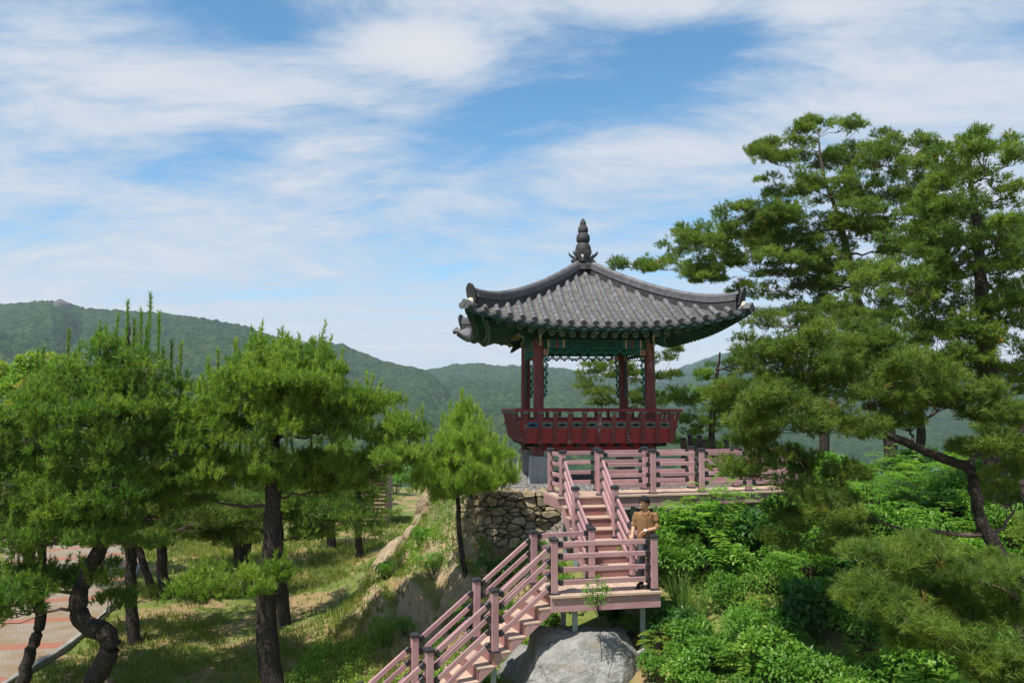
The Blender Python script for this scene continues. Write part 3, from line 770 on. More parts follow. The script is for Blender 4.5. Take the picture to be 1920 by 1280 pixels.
# ---- hip ridges
cap2_me = halftube(.36, .082, .090).mesh('ridge_tile', 'tile', True)
for k in range(4):
    K = RK[k] @ Matrix.Rotation(-math.pi / 4, 4, 'Z')         # local: hip runs along -y from the apex (front-left corner... per side)
    def hp(t, dz=0.0):
        c = t * 3.78; x = -c; return Vector((0, -c * math.sqrt(2), surf(c, c) + dz))
    ts = [.055 + (.93 - .055) * i / 22 for i in range(23)]
    def lift(t): return .10 * max(0, (t - .7) / .23) ** 2
    for (nm, w, z0, z1, m) in (('ridge_base', .13, -.10, .10, 'tile_dark'), ('ridge_course', .155, .10, .15, 'tile'), ('ridge_course', .145, .16, .20, 'tile'), ('ridge_course', .135, .21, .25, 'tile')):
        q = MB(); A = []
        for t in ts:
            p = hp(t); l = lift(t)
            A.append([Vector((w, p.y, p.z + z0)), Vector((w, p.y, p.z + z1 + l)), Vector((-w, p.y, p.z + z1 + l)), Vector((-w, p.y, p.z + z0)), Vector((w, p.y, p.z + z0))] if nm == 'ridge_base' else
                     [Vector((w, p.y, p.z + z0 + l)), Vector((w, p.y, p.z + z1 + l)), Vector((-w, p.y, p.z + z1 + l)), Vector((-w, p.y, p.z + z0 + l)), Vector((w, p.y, p.z + z0 + l))])
        q.grid(A); q.add(A[0][:4], [(0, 1, 2, 3)]); q.add(A[-1][:4], [(0, 1, 2, 3)])
        objm(nm, q.mesh(nm, m), roof, K)
    # dark core between the courses
    q = MB(); A = []
    for t in ts:
        p = hp(t); l = lift(t); A.append([Vector((x, p.y, p.z + z + l)) for x, z in ((.11, 0), (.11, .26), (-.11, .26), (-.11, 0), (.11, 0))])
    q.grid(A); q.add(A[-1][:4], [(0, 1, 2, 3)]); objm('ridge_base', q.mesh('ridge_base', 'tile_dark'), roof, K)
    nseg = 13
    for i in range(nseg):
        t0 = ts[0] + (ts[-1] - ts[0]) * i / nseg; t1 = ts[0] + (ts[-1] - ts[0]) * (i + 1) / nseg + .008
        a, b = hp(t0, .25 + lift(t0)), hp(t1, .25 + lift(t1)); d = b - a
        objm('ridge_tile', cap2_me, roof, K @ frame(a, d, (0, 0, 1)) @ Matrix.Diagonal((d.length / .36, 1, 1, 1)))
    e = hp(.93, lift(.93))
    q = MB(); pts = [(-.13, 0, 0), (.13, 0, 0), (.15, 0, .2), (.14, 0, .34), (.09, 0, .44), (0, 0, .49), (-.09, 0, .44), (-.14, 0, .34), (-.15, 0, .2)]
    q.prism(pts, (0, -.05, 0)); q.lathe([(.08, -.01), (.06, .02), (.001, .025)], 12, (0, 0, 0))
    objm('end_ornament', q.mesh('end_ornament', 'tile_dark'), roof, K @ Matrix.Translation(e + Vector((0, -.05, -.02))) @ Matrix.Rotation(R(14), 4, 'X'))
    # plaster lump and the corner cover tiles below it
    q = MB(); q.lathe([(.02, -.10), (.08, -.085), (.10, -.01), (.075, .08), (.02, .11)], 9)
    objm('plaster_lump', q.mesh('plaster_lump', 'plaster', True), roof, K @ Matrix.Translation(e + Vector((0, -.15, -.04))) @ Matrix.Diagonal((1.05, .9, 1, 1)))
    for dx_, dz_, ln in ((-.10, -.10, .30), (.10, -.10, .30), (0, -.02, .30)):
        a = hp(.945) + Vector((dx_, 0, dz_ + .05)); d = hp(1.0) - hp(.96)
        objm('corner_tile', cov_me, roof, K @ frame(a, d, (0, 0, 1)) @ Matrix.Diagonal((ln / .345, 1.1, 1.1, 1)))
        dd = d.normalized(); objm('round_end_tile', end_me, roof, K @ frame(a + dd * ln + Vector((0, 0, .01)), (1, 0, 0), dd))
    # hip rafter in two tiers
    q = MB()
    for (c0, c1, zo, h, w) in ((1.35, 3.05, -.34, .30, .22), (2.2, 3.58, -.16, .22, .19)):
        A = []
        for i in range(7):
            c = c0 + (c1 - c0) * i / 6; z = under(c, c) + zo; y = -c * math.sqrt(2)
            A.append([(-w / 2, y, z), (w / 2, y, z), (w / 2, y, z + h), (-w / 2, y, z + h), (-w / 2, y, z)])
        q.grid(A); q.add(A[-1][:4], [(0, 1, 2, 3)])
    objm('hip_rafter', q.mesh('hip_rafter', 'green_paint'), roof, K)

# ---- rafters
q = MB(); q.tube([(0, 0, 0), (1, 0, 0)], .068, 12); raf_me = q.mesh('rafter', 'green_paint', 'auto')
q = MB(); q.lathe([(.082, -.02), (.082, .012)], 14); rfe_me = q.mesh('rafter_end', 'grey_green')
q = MB()
for i in range(6):
    a = i * math.pi / 3; q.lathe([(.022, .012), (.022, .016)], 8, (.042 * math.cos(a), .034 * math.sin(a), 0))
rfl_me = q.mesh('rafter_flower', 'dark_green')
q = MB(); q.box((.5, 0, 0), (1, .085, .095)); buy_me = q.mesh('flying_rafter', 'green_paint')
q = MB(); q.box((0, 0, 0), (.008, .06, .07)); bue_me = q.mesh('flying_rafter_end', 'teal_paint')
def inner(t): return t if abs(t) < 1.45 else sgn(t) * (1.45 + (abs(t) - 1.45) * .15)
for k in range(4):
    for i in range(21):
        t = (i - 10) * .285
        E = eave_y(t * 1.05)
        fo, fi = .87 * E, 1.25
        to = t
        a = Vector((inner(t), -max(fi, abs(inner(t)) * .86), 0)); b = Vector((to, -fo, 0))
        a.z = under(b.x, b.y) - .24 + (b - a).length * .33; b.z = under(b.x, b.y) - .24
        d = b - a
        o = objm('rafter', raf_me, roof, RK[k] @ frame(a, d, (0, 0, 1)) @ Matrix.Diagonal((d.length, 1, 1, 1)))
        if k in (0, 3):
            Me = RK[k] @ frame(b, (1, 0, 0), d)
            objm('rafter_end', rfe_me, roof, Me); objm('rafter_flower', rfl_me, roof, Me)
        b2 = Vector((to * 1.12, -.965 * E, 0)); dxy = (b - a).normalized(); a2 = b2 - Vector((dxy.x, dxy.y, 0)).normalized() * .75
        b2.z = under(b2.x, b2.y) - .055; a2.z = under(a2.x, a2.y) - .07
        d2 = b2 - a2
        objm('flying_rafter', buy_me, roof, RK[k] @ frame(a2, d2, (0, 0, 1)) @ Matrix.Diagonal((d2.length, 1, 1, 1)))
        if k == 0: objm('flying_rafter_end', bue_me, roof, RK[k] @ frame(b2, d2, (0, 0, 1)))
    for fr, zo, h, th, m in ((.885, -.11, .07, .07, 'green_paint'), (.965, .01, .10, .06, 'dark_green')):
        A = []
        for t in np.linspace(-.985, .985, 25):
            E = ecurve(abs(t)); p = Vector((t * E * fr, -E * fr, 0)); z = under(p.x, p.y) + zo
            A.append([(p.x, p.y, z - h / 2), (p.x, p.y - th / 2, z - h / 2), (p.x, p.y - th / 2, z + h / 2), (p.x, p.y + th / 2, z + h / 2), (p.x, p.y + th / 2, z - h / 2), (p.x, p.y, z - h / 2)])
        q = MB(); q.grid(A); objm('eave_board', q.mesh('eave_board', m), roof, RK[k])

# ---- finial
fin = MB()
def ball(z0, z1, r, n=8): return [(max(.03, r * math.sin(math.pi * (.16 + .68 * i / n)) ** .75), z0 + (z1 - z0) * i / n) for i in range(n + 1)]
prof = [(.20, 6.70), (.235, 6.78), (.245, 6.90), (.25, 6.98), (.242, 6.985), (.235, 7.06), (.20, 7.14), (.165, 7.19), (.17, 7.20)]
prof += [(.205, 7.25), (.212, 7.33), (.20, 7.42), (.15, 7.49), (.135, 7.50), (.155, 7.54), (.16, 7.60), (.145, 7.67), (.11, 7.73), (.09, 7.745), (.098, 7.78), (.09, 7.84), (.055, 7.91), (.012, 7.965)]
fin.lathe(prof, 24)
finial = fin.build('finial', 'tile_dark', pav, smooth='auto')
q = MB(); q.lathe([(.42, 6.32), (.40, 6.46), (.30, 6.55), (.26, 6.74), (.22, 6.8)], 16); q.build('finial_base', 'tile_dark', finial)
q = MB(); q.lathe([(.265, 6.66), (.27, 6.74), (.23, 6.80)], 16); q.build('plaster_bed', 'plaster', finial)
def petal(L, w, curlup):
    q = MB(); rows_ = []
    for i in range(7):
        t = i / 6; ww = w * (1 - .25 * t) * (1 if t < .8 else math.sqrt(max(0.05, 1 - ((t - .8) / .22) ** 2)))
        row = []
        for j in range(7):
            s = (j / 6 - .5) * 2
            row.append((s * ww, -L * t, curlup * t * t - .06 * (1 - s * s) * 0 + .07 * (s * s) ))
        rows_.append(row)
    q.grid(rows_); low = [[(x, y, z - .018) for x, y, z in r_] for r_ in rows_]; q.grid(low)
    q.grid([rows_[-1], low[-1]]); q.grid([[r_[0] for r_ in rows_], [r_[0] for r_ in low]]); q.grid([[r_[-1] for r_ in rows_], [r_[-1] for r_ in low]])
    return q.mesh('lotus_petal', 'tile', 'auto')
pa, pb = petal(.30, .13, .19), petal(.27, .13, .06)
for i in range(6):
    a = i * math.pi / 3 + .25
    objm('lotus_petal', pa, finial, Matrix.Rotation(a, 4, 'Z') @ Matrix.Translation((0, -.15, 6.66)))
    objm('lotus_petal', pb, finial, Matrix.Rotation(a + math.pi / 6, 4, 'Z') @ Matrix.Translation((0, -.14, 6.53)))
# ================================================================== decks and stairs
ZL, ZD = CAMZ - 3.5, CAMZ - 2.08
aL, aU = R(22.5), R(13.5)
eL = Vector((math.cos(aL), math.sin(aL), 0)); nL = Vector((-math.sin(aL), math.cos(aL), 0))
eU = Vector((math.cos(aU), math.sin(aU), 0)); nU = Vector((-math.sin(aU), math.cos(aU), 0))
N1 = Vector((.775, 15.02, 0)); F1 = N1 + nL * .94
R1 = Vector((2.69, 15.40, 0)); C1 = Vector((1.598, 16.35, 0)); C2 = C1 + eU * .90
A1 = C1 + nU * 1.93; B1 = A1 + eU * .90
UP = Vector((0, 0, 1))

mb = MB(); mb.box((0, 0, .5), (.135, .135, 1.0), bev=.008); mb.box((0, 0, .5), (.139, .05, .94))
def post_mesh(h):
    m = MB(); m.box((0, 0, h / 2 - .02), (.13, .13, h), bev=.008); return m.mesh('railing_post', 'pink_wood')
def brown_post(h):
    m = MB(); m.box((0, 0, h / 2 - .02), (.13, .13, h), bev=.008); return m.mesh('railing_post', 'brown_wood')
PM = {h: post_mesh(h) for h in (1.0, 1.08)}
m = MB(); m.box((0, 0, .012), (.165, .165, .05), bev=.01); m.frustum((0, 0, .037), (.15, .15), (.09, .09), .022); cap_m = m.mesh('post_cap', 'black_plastic')
m = MB(); m.frustum((0, 0, 0), (.185, .185), (.15, .15), .035); base_m = m.mesh('post_base', 'black_plastic')
m = MB(); m.box((0, 0, 0), (.085, .07, .108), bev=.01); m.box((-.045, 0, 0), (.05, .05, .05)); brk_m = m.mesh('rail_bracket', 'black_plastic')
RH = (.21, .44, .68, .91)
rng = random.Random(4)
def post(parent, o, p, z, h=1.0, ang=0.0, me=None):
    q = obj('railing_post', me or PM[h], parent, Vector((p.x, p.y, z)) - o, (0, 0, ang))
    obj('post_cap', cap_m, q, (0, 0, h - .02)); obj('post_base', base_m, q)
    return q
def rails(parent, o, a, b, heights=RH, mname='pink_wood'):
    """rail pieces with black end brackets between two post centres a, b"""
    for h in heights:
        p0 = a + UP * h; p1 = b + UP * h; d = p1 - p0; L = d.length; x = d.normalized()
        g = .135 / max(.4, math.hypot(x.x, x.y))
        m = MB(); m.box((0, 0, 0), (L - 2 * g, .05, .088), bev=.006)
        jig = UP * rng.uniform(-.006, .006)
        r = objm('rail', m.mesh('rail', mname), parent, frame((p0 + p1) / 2 - o + jig, x, UP))
        for s_ in (-1, 1):
            M = Matrix.Translation((s_ * (L / 2 - g + .005), 0, 0))
            if s_ > 0: M = M @ Matrix.Rotation(math.pi, 4, 'Z')
            objm('rail_bracket', brk_m, r, M)
def clip(poly, n, c, keep=1):
    out = []
    for i in range(len(poly)):
        a, b = poly[i], poly[(i + 1) % len(poly)]; da, db = (a.dot(n) - c) * keep, (b.dot(n) - c) * keep
        if da >= 0: out.append(a)
        if da * db < 0: out.append(a + (b - a) * (da / (da - db)))
    return out
def boards(parent, o, poly, along, z, th=.035, w=.14, gap=.006, name='deck_board', mname='tread_wood'):
    n = Vector((-along.y, along.x, 0)); cs = [p.dot(n) for p in poly]; c = min(cs)
    while c < max(cs) - .01:
        q = clip(clip(poly, n, c + gap / 2, 1), n, c + w - gap / 2, -1)
        if len(q) > 2:
            m = MB(); m.prism([(p.x, p.y, z - th) for p in q], (0, 0, th)); cen = sum(q, Vector()) / len(q)
            m.v = [(x - cen.x, y - cen.y, zz_ - z) for x, y, zz_ in m.v]
            m2 = obj(name, m.mesh(name, mname), parent, Vector((cen.x, cen.y, z)) - o)
        c += w
def beam(parent, o, a, b, z0, z1, th, name='fascia', mname='pink_wood'):
    d = b - a; m = MB(); m.box((0, 0, 0), (d.length, th, z1 - z0), bev=.004); c = (a + b) / 2; c = Vector((c.x, c.y, (z0 + z1) / 2))
    return objm(name, m.mesh(name, mname), parent, frame(c - o, d, UP))
def leg(parent, o, x, y, top, w=.10):
    g = gz(x, y) - .4; m = MB(); m.box((0, 0, (top + g) / 2), (w, w, top - g), bev=.006)
    m.box((0, 0, g + .42), (w * 2, w * 2, .02))
    obj('steel_leg', m.mesh('steel_leg', 'steel'), parent, Vector((x, y, 0)) - Vector((o.x, o.y, o.z)))

# ---- viewing deck in front of the pavilion
O = Vector((A1.x + 2.9 * eU.x, A1.y + 2.9 * eU.y, gz(4, 19.2)))
deck = thing('viewing_deck', 'pink timber walkway deck with double rail fences in front of the pavilion', 'deck', O)
dp = [A1 - eU * .13 - nU * .07, A1 + eU * 6.1 - nU * .07, A1 + eU * 6.1 + nU * 1.07, A1 - eU * .13 + nU * 1.07]
boards(deck, O, dp, nU, ZD)
ov = .03
beam(deck, O, dp[0] - nU * .02 - eU * .03, dp[1] - nU * .02, ZD - .045, ZD + .004, .045, 'edge_board', 'tread_wood')
beam(deck, O, dp[0] + nU * .03, dp[1] + nU * .03, ZD - .27, ZD - .047, .05)
beam(deck, O, dp[3] - nU * .03, dp[0] + nU * .06, ZD - .27, ZD - .037, .05); beam(deck, O, dp[1] + nU * .06, dp[2], ZD - .27, ZD - .037, .05); beam(deck, O, dp[2] - nU * .03, dp[3] - nU * .03 + eU * .05, ZD - .27, ZD - .037, .05)
us = [2.19, 3.427, 4.664, 5.90]
near = [0, .90] + us; far = [0, 1.16] + [q + .20 for q in us]
for q in near: post(deck, O, A1 + eU * q, ZD, 1.0, aU)
for q in far: post(deck, O, A1 + eU * q + nU * .95, ZD, 1.0, aU)
at = lambda q, v=0.0: A1 + eU * q + nU * v + UP * ZD
for i in range(1, len(near) - 1): rails(deck, O, at(near[i]), at(near[i + 1]))
for i in range(len(far) - 1): rails(deck, O, at(far[i], .95), at(far[i + 1], .95))
rails(deck, O, at(0), at(0, .95)); rails(deck, O, at(near[-1]), at(far[-1], .95))
for q in (.35, 1.75, 3.3, 4.9): 
    p = A1 + eU * q + nU * .15; leg(deck, O, p.x, p.y, ZD - .10)
    p = A1 + eU * q + nU * .95; leg(deck, O, p.x, p.y, ZD - .10)

# ---- landing
O = Vector((1.7, 15.8, gz(1.7, 15.8)))
land = thing('stair_landing', 'pink timber stair landing with rail fence where the man stands, above the boulder', 'landing', O)
lp = [Vector((.715, 14.885, 0)), Vector((2.80, 15.30, 0)), Vector((2.50, 16.66, 0)), Vector((1.47, 16.44, 0)), Vector((.365, 15.96, 0))]
boards(land, O, lp, nU, ZL)
beam(land, O, lp[0] - nU * .02, lp[1] - nU * .02 + eU * .02, ZL - .045, ZL + .004, .045, 'edge_board', 'tread_wood')
beam(land, O, lp[0] + nU * .03, lp[1] + nU * .03, ZL - .30, ZL - .047, .05)
for i, j in ((1, 2), (2, 3), (3, 4)):
    d = (lp[j] - lp[i]).normalized(); inn = Vector((-d.y, d.x, 0)) * .03
    beam(land, O, lp[i] + inn + d * .06, lp[j] + inn, ZL - .30, ZL - .038, .05)
dN = (R1 - N1).normalized(); aN = math.atan2(dN.y, dN.x)
post(land, O, N1, ZL, 1.0, aN); post(land, O, R1, ZL, 1.0, aN); post(land, O, F1, ZL, 1.0, aL); post(land, O, C1, ZL, 1.0, aU); post(land, O, C2, ZL, 1.0, aU)
zl_ = UP * ZL
rails(land, O, N1 + zl_, R1 + zl_); rails(land, O, F1 + zl_, C1 + zl_); rails(land, O, R1 + zl_, C2 + zl_)
for x, y in ((1.18, 15.30), (2.50, 15.62), (1.0, 15.9), (2.35, 16.4)): leg(land, O, x, y, ZL - .12)

# ---- flights
def flight(name, label, e, n_, p0, width, z0, riser, tread, count, sign, post_runs, top_run, wide=.0):
    """stairs from p0 (near edge) going along e; sign -1 goes down, +1 goes up"""
    O = Vector((p0.x, p0.y, z0)); t = thing(name, label, 'stairs', O)
    for i in range(count):
        r0 = i * tread; z = z0 + sign * riser * (i + 1)
        if sign > 0: ra, rb = r0, r0 + tread
        else: ra, rb = r0, r0 + tread
        ang = frame((0, 0, 0), e, UP)
        for k_ in range(2):                     # two boards to a tread
            w = (tread + .03) / 2 - .004
            off = ra - (.03 if sign > 0 else 0) + (k_ + .5) * (tread + .03) / 2
            m = MB(); m.box((0, 0, 0), (w, width + .10, .035), bev=.004)
            c = p0 + e * off + n_ * (width / 2); objm('tread', m.mesh('tread', 'tread_wood'), t, frame(Vector((c.x, c.y, z - .0175)) - O, e, UP))
        # riser board
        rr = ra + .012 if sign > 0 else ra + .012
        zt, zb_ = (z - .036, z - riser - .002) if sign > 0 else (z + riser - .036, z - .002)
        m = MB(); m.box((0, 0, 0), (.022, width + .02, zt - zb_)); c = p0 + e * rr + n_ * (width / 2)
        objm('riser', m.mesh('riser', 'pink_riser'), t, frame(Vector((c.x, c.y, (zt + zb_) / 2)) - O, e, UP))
        for s_ in (0, 1):                       # side boards, one to a step
            slope = sign * riser / tread
            b0, b1 = ra + .004, rb - .004
            zlow = lambda q: z0 + slope * q - (.26 if sign < 0 else .22)
            poly = [(b0, z - .037), (b1, z - .037), (b1, zlow(b1)), (b0, zlow(b0))]
            base = p0 + n_ * (-.045 if s_ == 0 else width + .015)
            m = MB(); m.prism([(base + e * q + UP * zz_ - O) for q, zz_ in poly], n_ * .03)
            m.build('side_board', 'pink_wood', t)
    slope = sign * riser / tread
    for s_ in (0, 1):
        line = p0 + n_ * (0 if s_ == 0 else width)
        pts = [line + UP * z0] if post_runs[0] != 0 else []
        allp = [(0.0, z0)] + [(q, z0 + slope * q) for q in post_runs]
        for q, z in allp[1:]:
            post(t, O, line + e * q, z, 1.08, math.atan2(e.y, e.x))
        if top_run: allp.append(top_run)
        for (qa, za), (qb, zb2) in zip(allp[:-1], allp[1:]):
            rails(t, O, line + e * qa + UP * za, line + e * qb + UP * zb2, (.22, .45, .69, .92))
    return t, O
lower, OL = flight('staircase', 'pink timber stairs running down from the landing to the lawn', -eL, nL, N1 + eL * .02 - nL * .0, .94, ZL, .225, .30, 11, -1, (1.2, 2.4, 3.4), None)
for q in (1.15, 2.5):
    for w in (.12, .8):
        p = N1 - eL * q + nL * w; leg(lower, OL, p.x, p.y, ZL - .75 * q - .30)
upper, OU = flight('staircase', 'pink timber stairs climbing from the landing to the viewing deck', nU, -eU, C1 + eU * .90 + nU * .06, .90, ZL, .2029, .3117, 6, 1, (.95,), (1.87, ZD))
m = MB(); m.box((0, 0, 0), (.022, .92, .17)); c = C1 + eU * .45 + nU * 1.94
objm('riser', m.mesh('riser', 'pink_riser'), upper, frame(Vector((c.x, c.y, ZD - .125)) - OU, nU, UP))

# ---- brown rail fence beyond the pavilion
bf = thing('timber_fence', 'dark brown timber post fence behind the pavilion corner', 'fence', (5.9, 26, gz(5.9, 26)))
bo = bf.location.copy(); bp = brown_post(1.3)
pts_ = [P(1281, 822, 24.5), P(1293, 817, 27.0), P(1311, 818, 26.5), P(1320, 826, 24.0), P(1336, 821, 25.5), P(1362, 826, 24.6)]
for p in pts_:
    q = obj('railing_post', bp, bf, Vector((p.x, p.y, p.z - 1.3)) - bo); obj('post_cap', cap_m, q, (0, 0, 1.28))
for a, b in ((0, 3), (1, 2), (2, 4), (4, 5)):
    rails(bf, bo, pts_[a] - UP * 1.3, pts_[b] - UP * 1.3, (.4, .7, 1.0), 'brown_wood')

# ================================================================== rocks
def m_rock(t, a, b, c, sc=1.0):
    pos = worldpos(t)
    n = t.noise(pos, 1.6 * sc, 8, .65, .5); n2 = t.noise(t.mapping(pos, rot=(R(30), R(20), R(40)), scale=(1, 5, 1.5)), 1.8 * sc, 6, .6)
    col = t.mix(t.maprange(n, .35, .65), a, b); col = t.mix(t.maprange(n2, .55, .72, 0, .8), col, c)
    v = t.maprange(objrand(t), 0, 1, .75, 1.2, False); col = t.mix(1.0, col, v, 'MULTIPLY')
    crack = t.maprange(t.voro(t.vmath('ADD', pos, t.vmath('MULTIPLY', t.noise(pos, 3, 4, out=1), (.3, .3, .3))), 1.3 * sc, 'DISTANCE_TO_EDGE'), 0, .025)
    col = t.mix(t.math('MULTIPLY', t.math('SUBTRACT', 1.0, crack), .12), col, (.08, .07, .055))
    h = t.math('ADD', t.math('ADD', n, n2), t.math('ADD', t.math('MULTIPLY', crack, .08), t.math('MULTIPLY', t.noise(pos, 14 * sc, 6, .7), .5)))
    return bsdf(t, col, .88, t.bump(h, 1.0, .07), spec=.25)
mat('grey_rock', m_rock, a=(.23, .225, .21), b=(.36, .35, .325), c=(.25, .215, .16))
mat('crag_rock', m_rock, a=(.10, .09, .08), b=(.15, .135, .12), c=(.06, .055, .05))
mat('tan_rock', m_rock, a=(.27, .195, .115), b=(.38, .30, .195), c=(.15, .12, .08))
mat('wall_stone', m_rock, a=(.32, .255, .16), b=(.47, .39, .265), c=(.18, .165, .14), sc=2.5)
def rock_mesh(name, size, seed, m, cuts=12, sub=5, rough=.10, planes=None):
    bm = bmesh.new(); bmesh.ops.create_icosphere(bm, subdivisions=sub, radius=1)
    V = np.array([v.co for v in bm.verts]); F = np.array([[v.index for v in f.verts] for f in bm.faces]); bm.free()
    r = np.random.default_rng(seed); nn = r.normal(size=(cuts, 3)); nn /= np.linalg.norm(nn, axis=1)[:, None]; h = r.uniform(.62, .98, cuts)
    cap = 1.05
    if planes is not None: nn = np.array([q[:3] for q in planes], float); nn /= np.linalg.norm(nn, axis=1)[:, None]; h = np.array([q[3] for q in planes]); cap = 1.5
    d = V @ nn.T; q = np.where(d > .05, h / np.maximum(d, .05), 9).min(1); rad = np.minimum(q, cap)
    V = V * rad[:, None]
    V = V * (1 + rough * (fbm(V[:, 0] * 2.2 + seed, V[:, 1] * 2.2, V[:, 2] * 2.2, 5, seed) - .5)[:, None] * 2)
    st = fbm(V[:, 0] * 6 + seed, V[:, 1] * 1.5, V[:, 2] * 2.5, 3, seed + 7); V += (np.round(st * 6) / 6 - .5)[:, None] * V * rough * .8
    if planes is not None:                         # fracture steps and ledges
        f1 = fbm(V[:, 0] * 2.6 + V[:, 2] * 1.8, V[:, 1] * 2.0, V[:, 2] * 3.4, 3, seed + 5); V = V * (1 + .10 * (np.round(f1 * 7) / 7 - .5))[:, None]
        V = V * (1 + .035 * np.abs(fbm(V[:, 0] * 5, V[:, 1] * 5, V[:, 2] * 5, 3, seed + 6) - .5) * 2)[:, None]
    V = V * np.array(size)
    me = fast_mesh(name, V, F, m, None, True); me.set_sharp_from_angle(angle=R(18))
    return me
def rock(name, label, px, py, Y, size, seed, m, rot=(0, 0, 0), group=None, cuts=12, dz=0.0, sub=4, rough=.10, planes=None):
    p = P(px, py, Y); o = obj(name, rock_mesh(name, size, seed, m, cuts, sub, rough, planes), None, (p.x, p.y, p.z + dz), rot)
    return tag(o, label, 'rock', group)
rock('boulder', 'large grey faceted boulder under the stair landing', 1100, 1305, 15.25, (1.22, .95, 1.26), 5, 'grey_rock', (0, R(5), R(8)), sub=6, rough=.06, planes=[(0, .1, 1, .93), (0, -1, .55, .78), (.75, -.7, .35, .84), (-.7, -.75, .25, .86), (.35, -.6, .9, .92), (-.55, -.3, .9, .90), (1, .1, .35, .92), (-1, 0, .3, .98), (.2, -1, -.1, .92), (-.25, -.9, .75, .82), (0, 1, .2, .9), (.6, -.2, .9, .96), (0, 0, -1, .9), (.5, -.95, .1, .86)])
rock('boulder', 'dark grey rock in the shade below the lower stairs beside the boulder', 985, 1285, 16.5, (.7, .6, .75), 8, 'grey_rock', (0, R(20), R(50)), sub=5)
rock('boulder', 'pale rock sliver between the boulder and the bushes', 1212, 1240, 15.6, (.28, .25, .30), 12, 'grey_rock', (0, 0, R(30)))
slabs = [(800, 955, 24.2, (.36, .6, .62), (R(-14), R(25), R(8)), 'tall tan rock slab at the top edge of the cliff'), (768, 1005, 24.3, (.24, .7, .75), (R(-10), R(36), R(12)), 'long tan rock rib running down the left of the cliff'),
    (805, 1060, 22.3, (.34, .8, 1.1), (R(-12), R(40), R(5)), 'weathered tan rock rib low on the cliff above the weeds'), (895, 980, 20.6, (.26, .4, .75), (R(-15), R(28), R(10)), 'smooth tan rock face left of the stone wall behind the young pine'),
    (735, 1040, 25.5, (.3, .8, .9), (R(-10), R(42), R(15)), 'low tan rock outcrop at the foot of the cliff'), (855, 1125, 18.9, (.3, .5, .55), (R(-8), R(38), 0), 'small tan rock beside the stairs at the cliff foot')]
for i, (px, py, Y, sz, rt, lb) in enumerate(slabs): rock('rock_slab', lb, px, py, Y, sz, 31 + i * 3, 'tan_rock', rt, cuts=16, sub=5, rough=.24)
rock('stone', 'small pale stone lying on the lawn under the bent pine', 208, 1276, 17.3, (.12, .1, .07), 77, 'tan_rock', sub=3)

rock('rocky_crag', 'bare grey crag on the crest of the left wooded hill', 118, 577, 1470, (17, 14, 16), 91, 'crag_rock', cuts=14, sub=4, rough=.2)
# ---- dry stone retaining wall
wall = thing('stone_wall', 'dry stone retaining wall of tan rubble below the pavilion terrace', 'wall', (.2, 20.4, gz(.2, 20.2)))
wo_ = Vector(wall.location)
WP = smooth_poly([(1.75, 20.35), (1.2, 20.28), (.5, 20.15), (-.2, 20.05), (-.75, 20.15), (-1.15, 20.5), (-1.4, 21.0)], 61)
wl = np.concatenate([[0], np.cumsum(np.linalg.norm(np.diff(WP, axis=0), axis=1))]); WL = wl[-1]
def wmap(s, z, d):
    s = min(max(s, 0), WL); i = min(np.searchsorted(wl, s), 60); i = max(i, 1); f = (s - wl[i - 1]) / (wl[i] - wl[i - 1])
    p = WP[i - 1] * (1 - f) + WP[i] * f; t_ = WP[i] - WP[i - 1]; t_ /= np.linalg.norm(t_); n = np.array([-t_[1], t_[0]])
    n = -n if n[1] > 0 and s < 2 else n
    if n @ (p - np.array([.3, 22.5])) < 0: n = -n
    q = p + n * (d - .16 * (z + 1.4 - 0) + .0)
    return Vector((q[0], q[1], CAMZ - 2.22 + z))
r_ = np.random.default_rng(21); sites = []
WH = 1.3
wgt = r_.uniform(-.06, .06, 400)
for _ in range(4000):
    p = np.array([r_.uniform(0, WL), r_.uniform(-WH, 0)])
    if all(((p[0] - q[0]) * .62) ** 2 + (p[1] - q[1]) ** 2 > (.118 + .05 * math.sin(7 * q[0] + 3 * q[1])) ** 2 for q in sites): sites.append(p)
    if len(sites) > 170: break
for i, s_ in enumerate(sites):
    poly = [Vector((s_[0] - .45, max(s_[1] - .35, -WH), 0)), Vector((s_[0] + .45, max(s_[1] - .35, -WH), 0)), Vector((s_[0] + .45, min(s_[1] + .35, .02), 0)), Vector((s_[0] - .45, min(s_[1] + .35, .02), 0))]
    for j, q in enumerate(sites):
        if j == i or abs(q[0] - s_[0]) > 1 or abs(q[1] - s_[1]) > .8: continue
        S = np.array([.5, 1.0]); n = (q - s_) * S ** 2; mid = (q + s_) / 2
        L = np.linalg.norm(n); nv = Vector((n[0] / L, n[1] / L, 0)); c = nv.x * mid[0] + nv.y * mid[1] - .010 + (wgt[i] - wgt[j]) * .8
        poly = clip(poly, nv, c, -1)
        if len(poly) < 3: break
    if len(poly) < 3: continue
    cen = sum(poly, Vector()) / len(poly); dep = r_.uniform(.0, .17); k = len(poly)
    tl = r_.uniform(-.10, .10, 2)
    ring = lambda f, d, tilt=0: [wmap(cen.x + (p.x - cen.x) * f, cen.y + (p.y - cen.y) * f, d + tilt * ((p.x - cen.x) * tl[0] + (p.y - cen.y) * tl[1]) * 4) - wo_ for p in poly]
    A, B, C_ = ring(1.0, -.25), ring(.99, dep - .05, 1), ring(.88, dep, 1)
    m = MB(); m.add(A + B + C_, [(a, (a + 1) % k, k + (a + 1) % k, k + a) for a in range(k)] + [(k + a, k + (a + 1) % k, 2 * k + (a + 1) % k, 2 * k + a) for a in range(k)] + [tuple(range(2 * k, 3 * k))])
    m.build('stone', 'wall_stone', wall)
m = MB(); m.grid([[wmap(s, z, -.08) - wo_ for s in np.linspace(0, WL, 40)] for z in (-1.6, -.8, -.04)]); m.build('wall_core', 'dark_recess', wall)
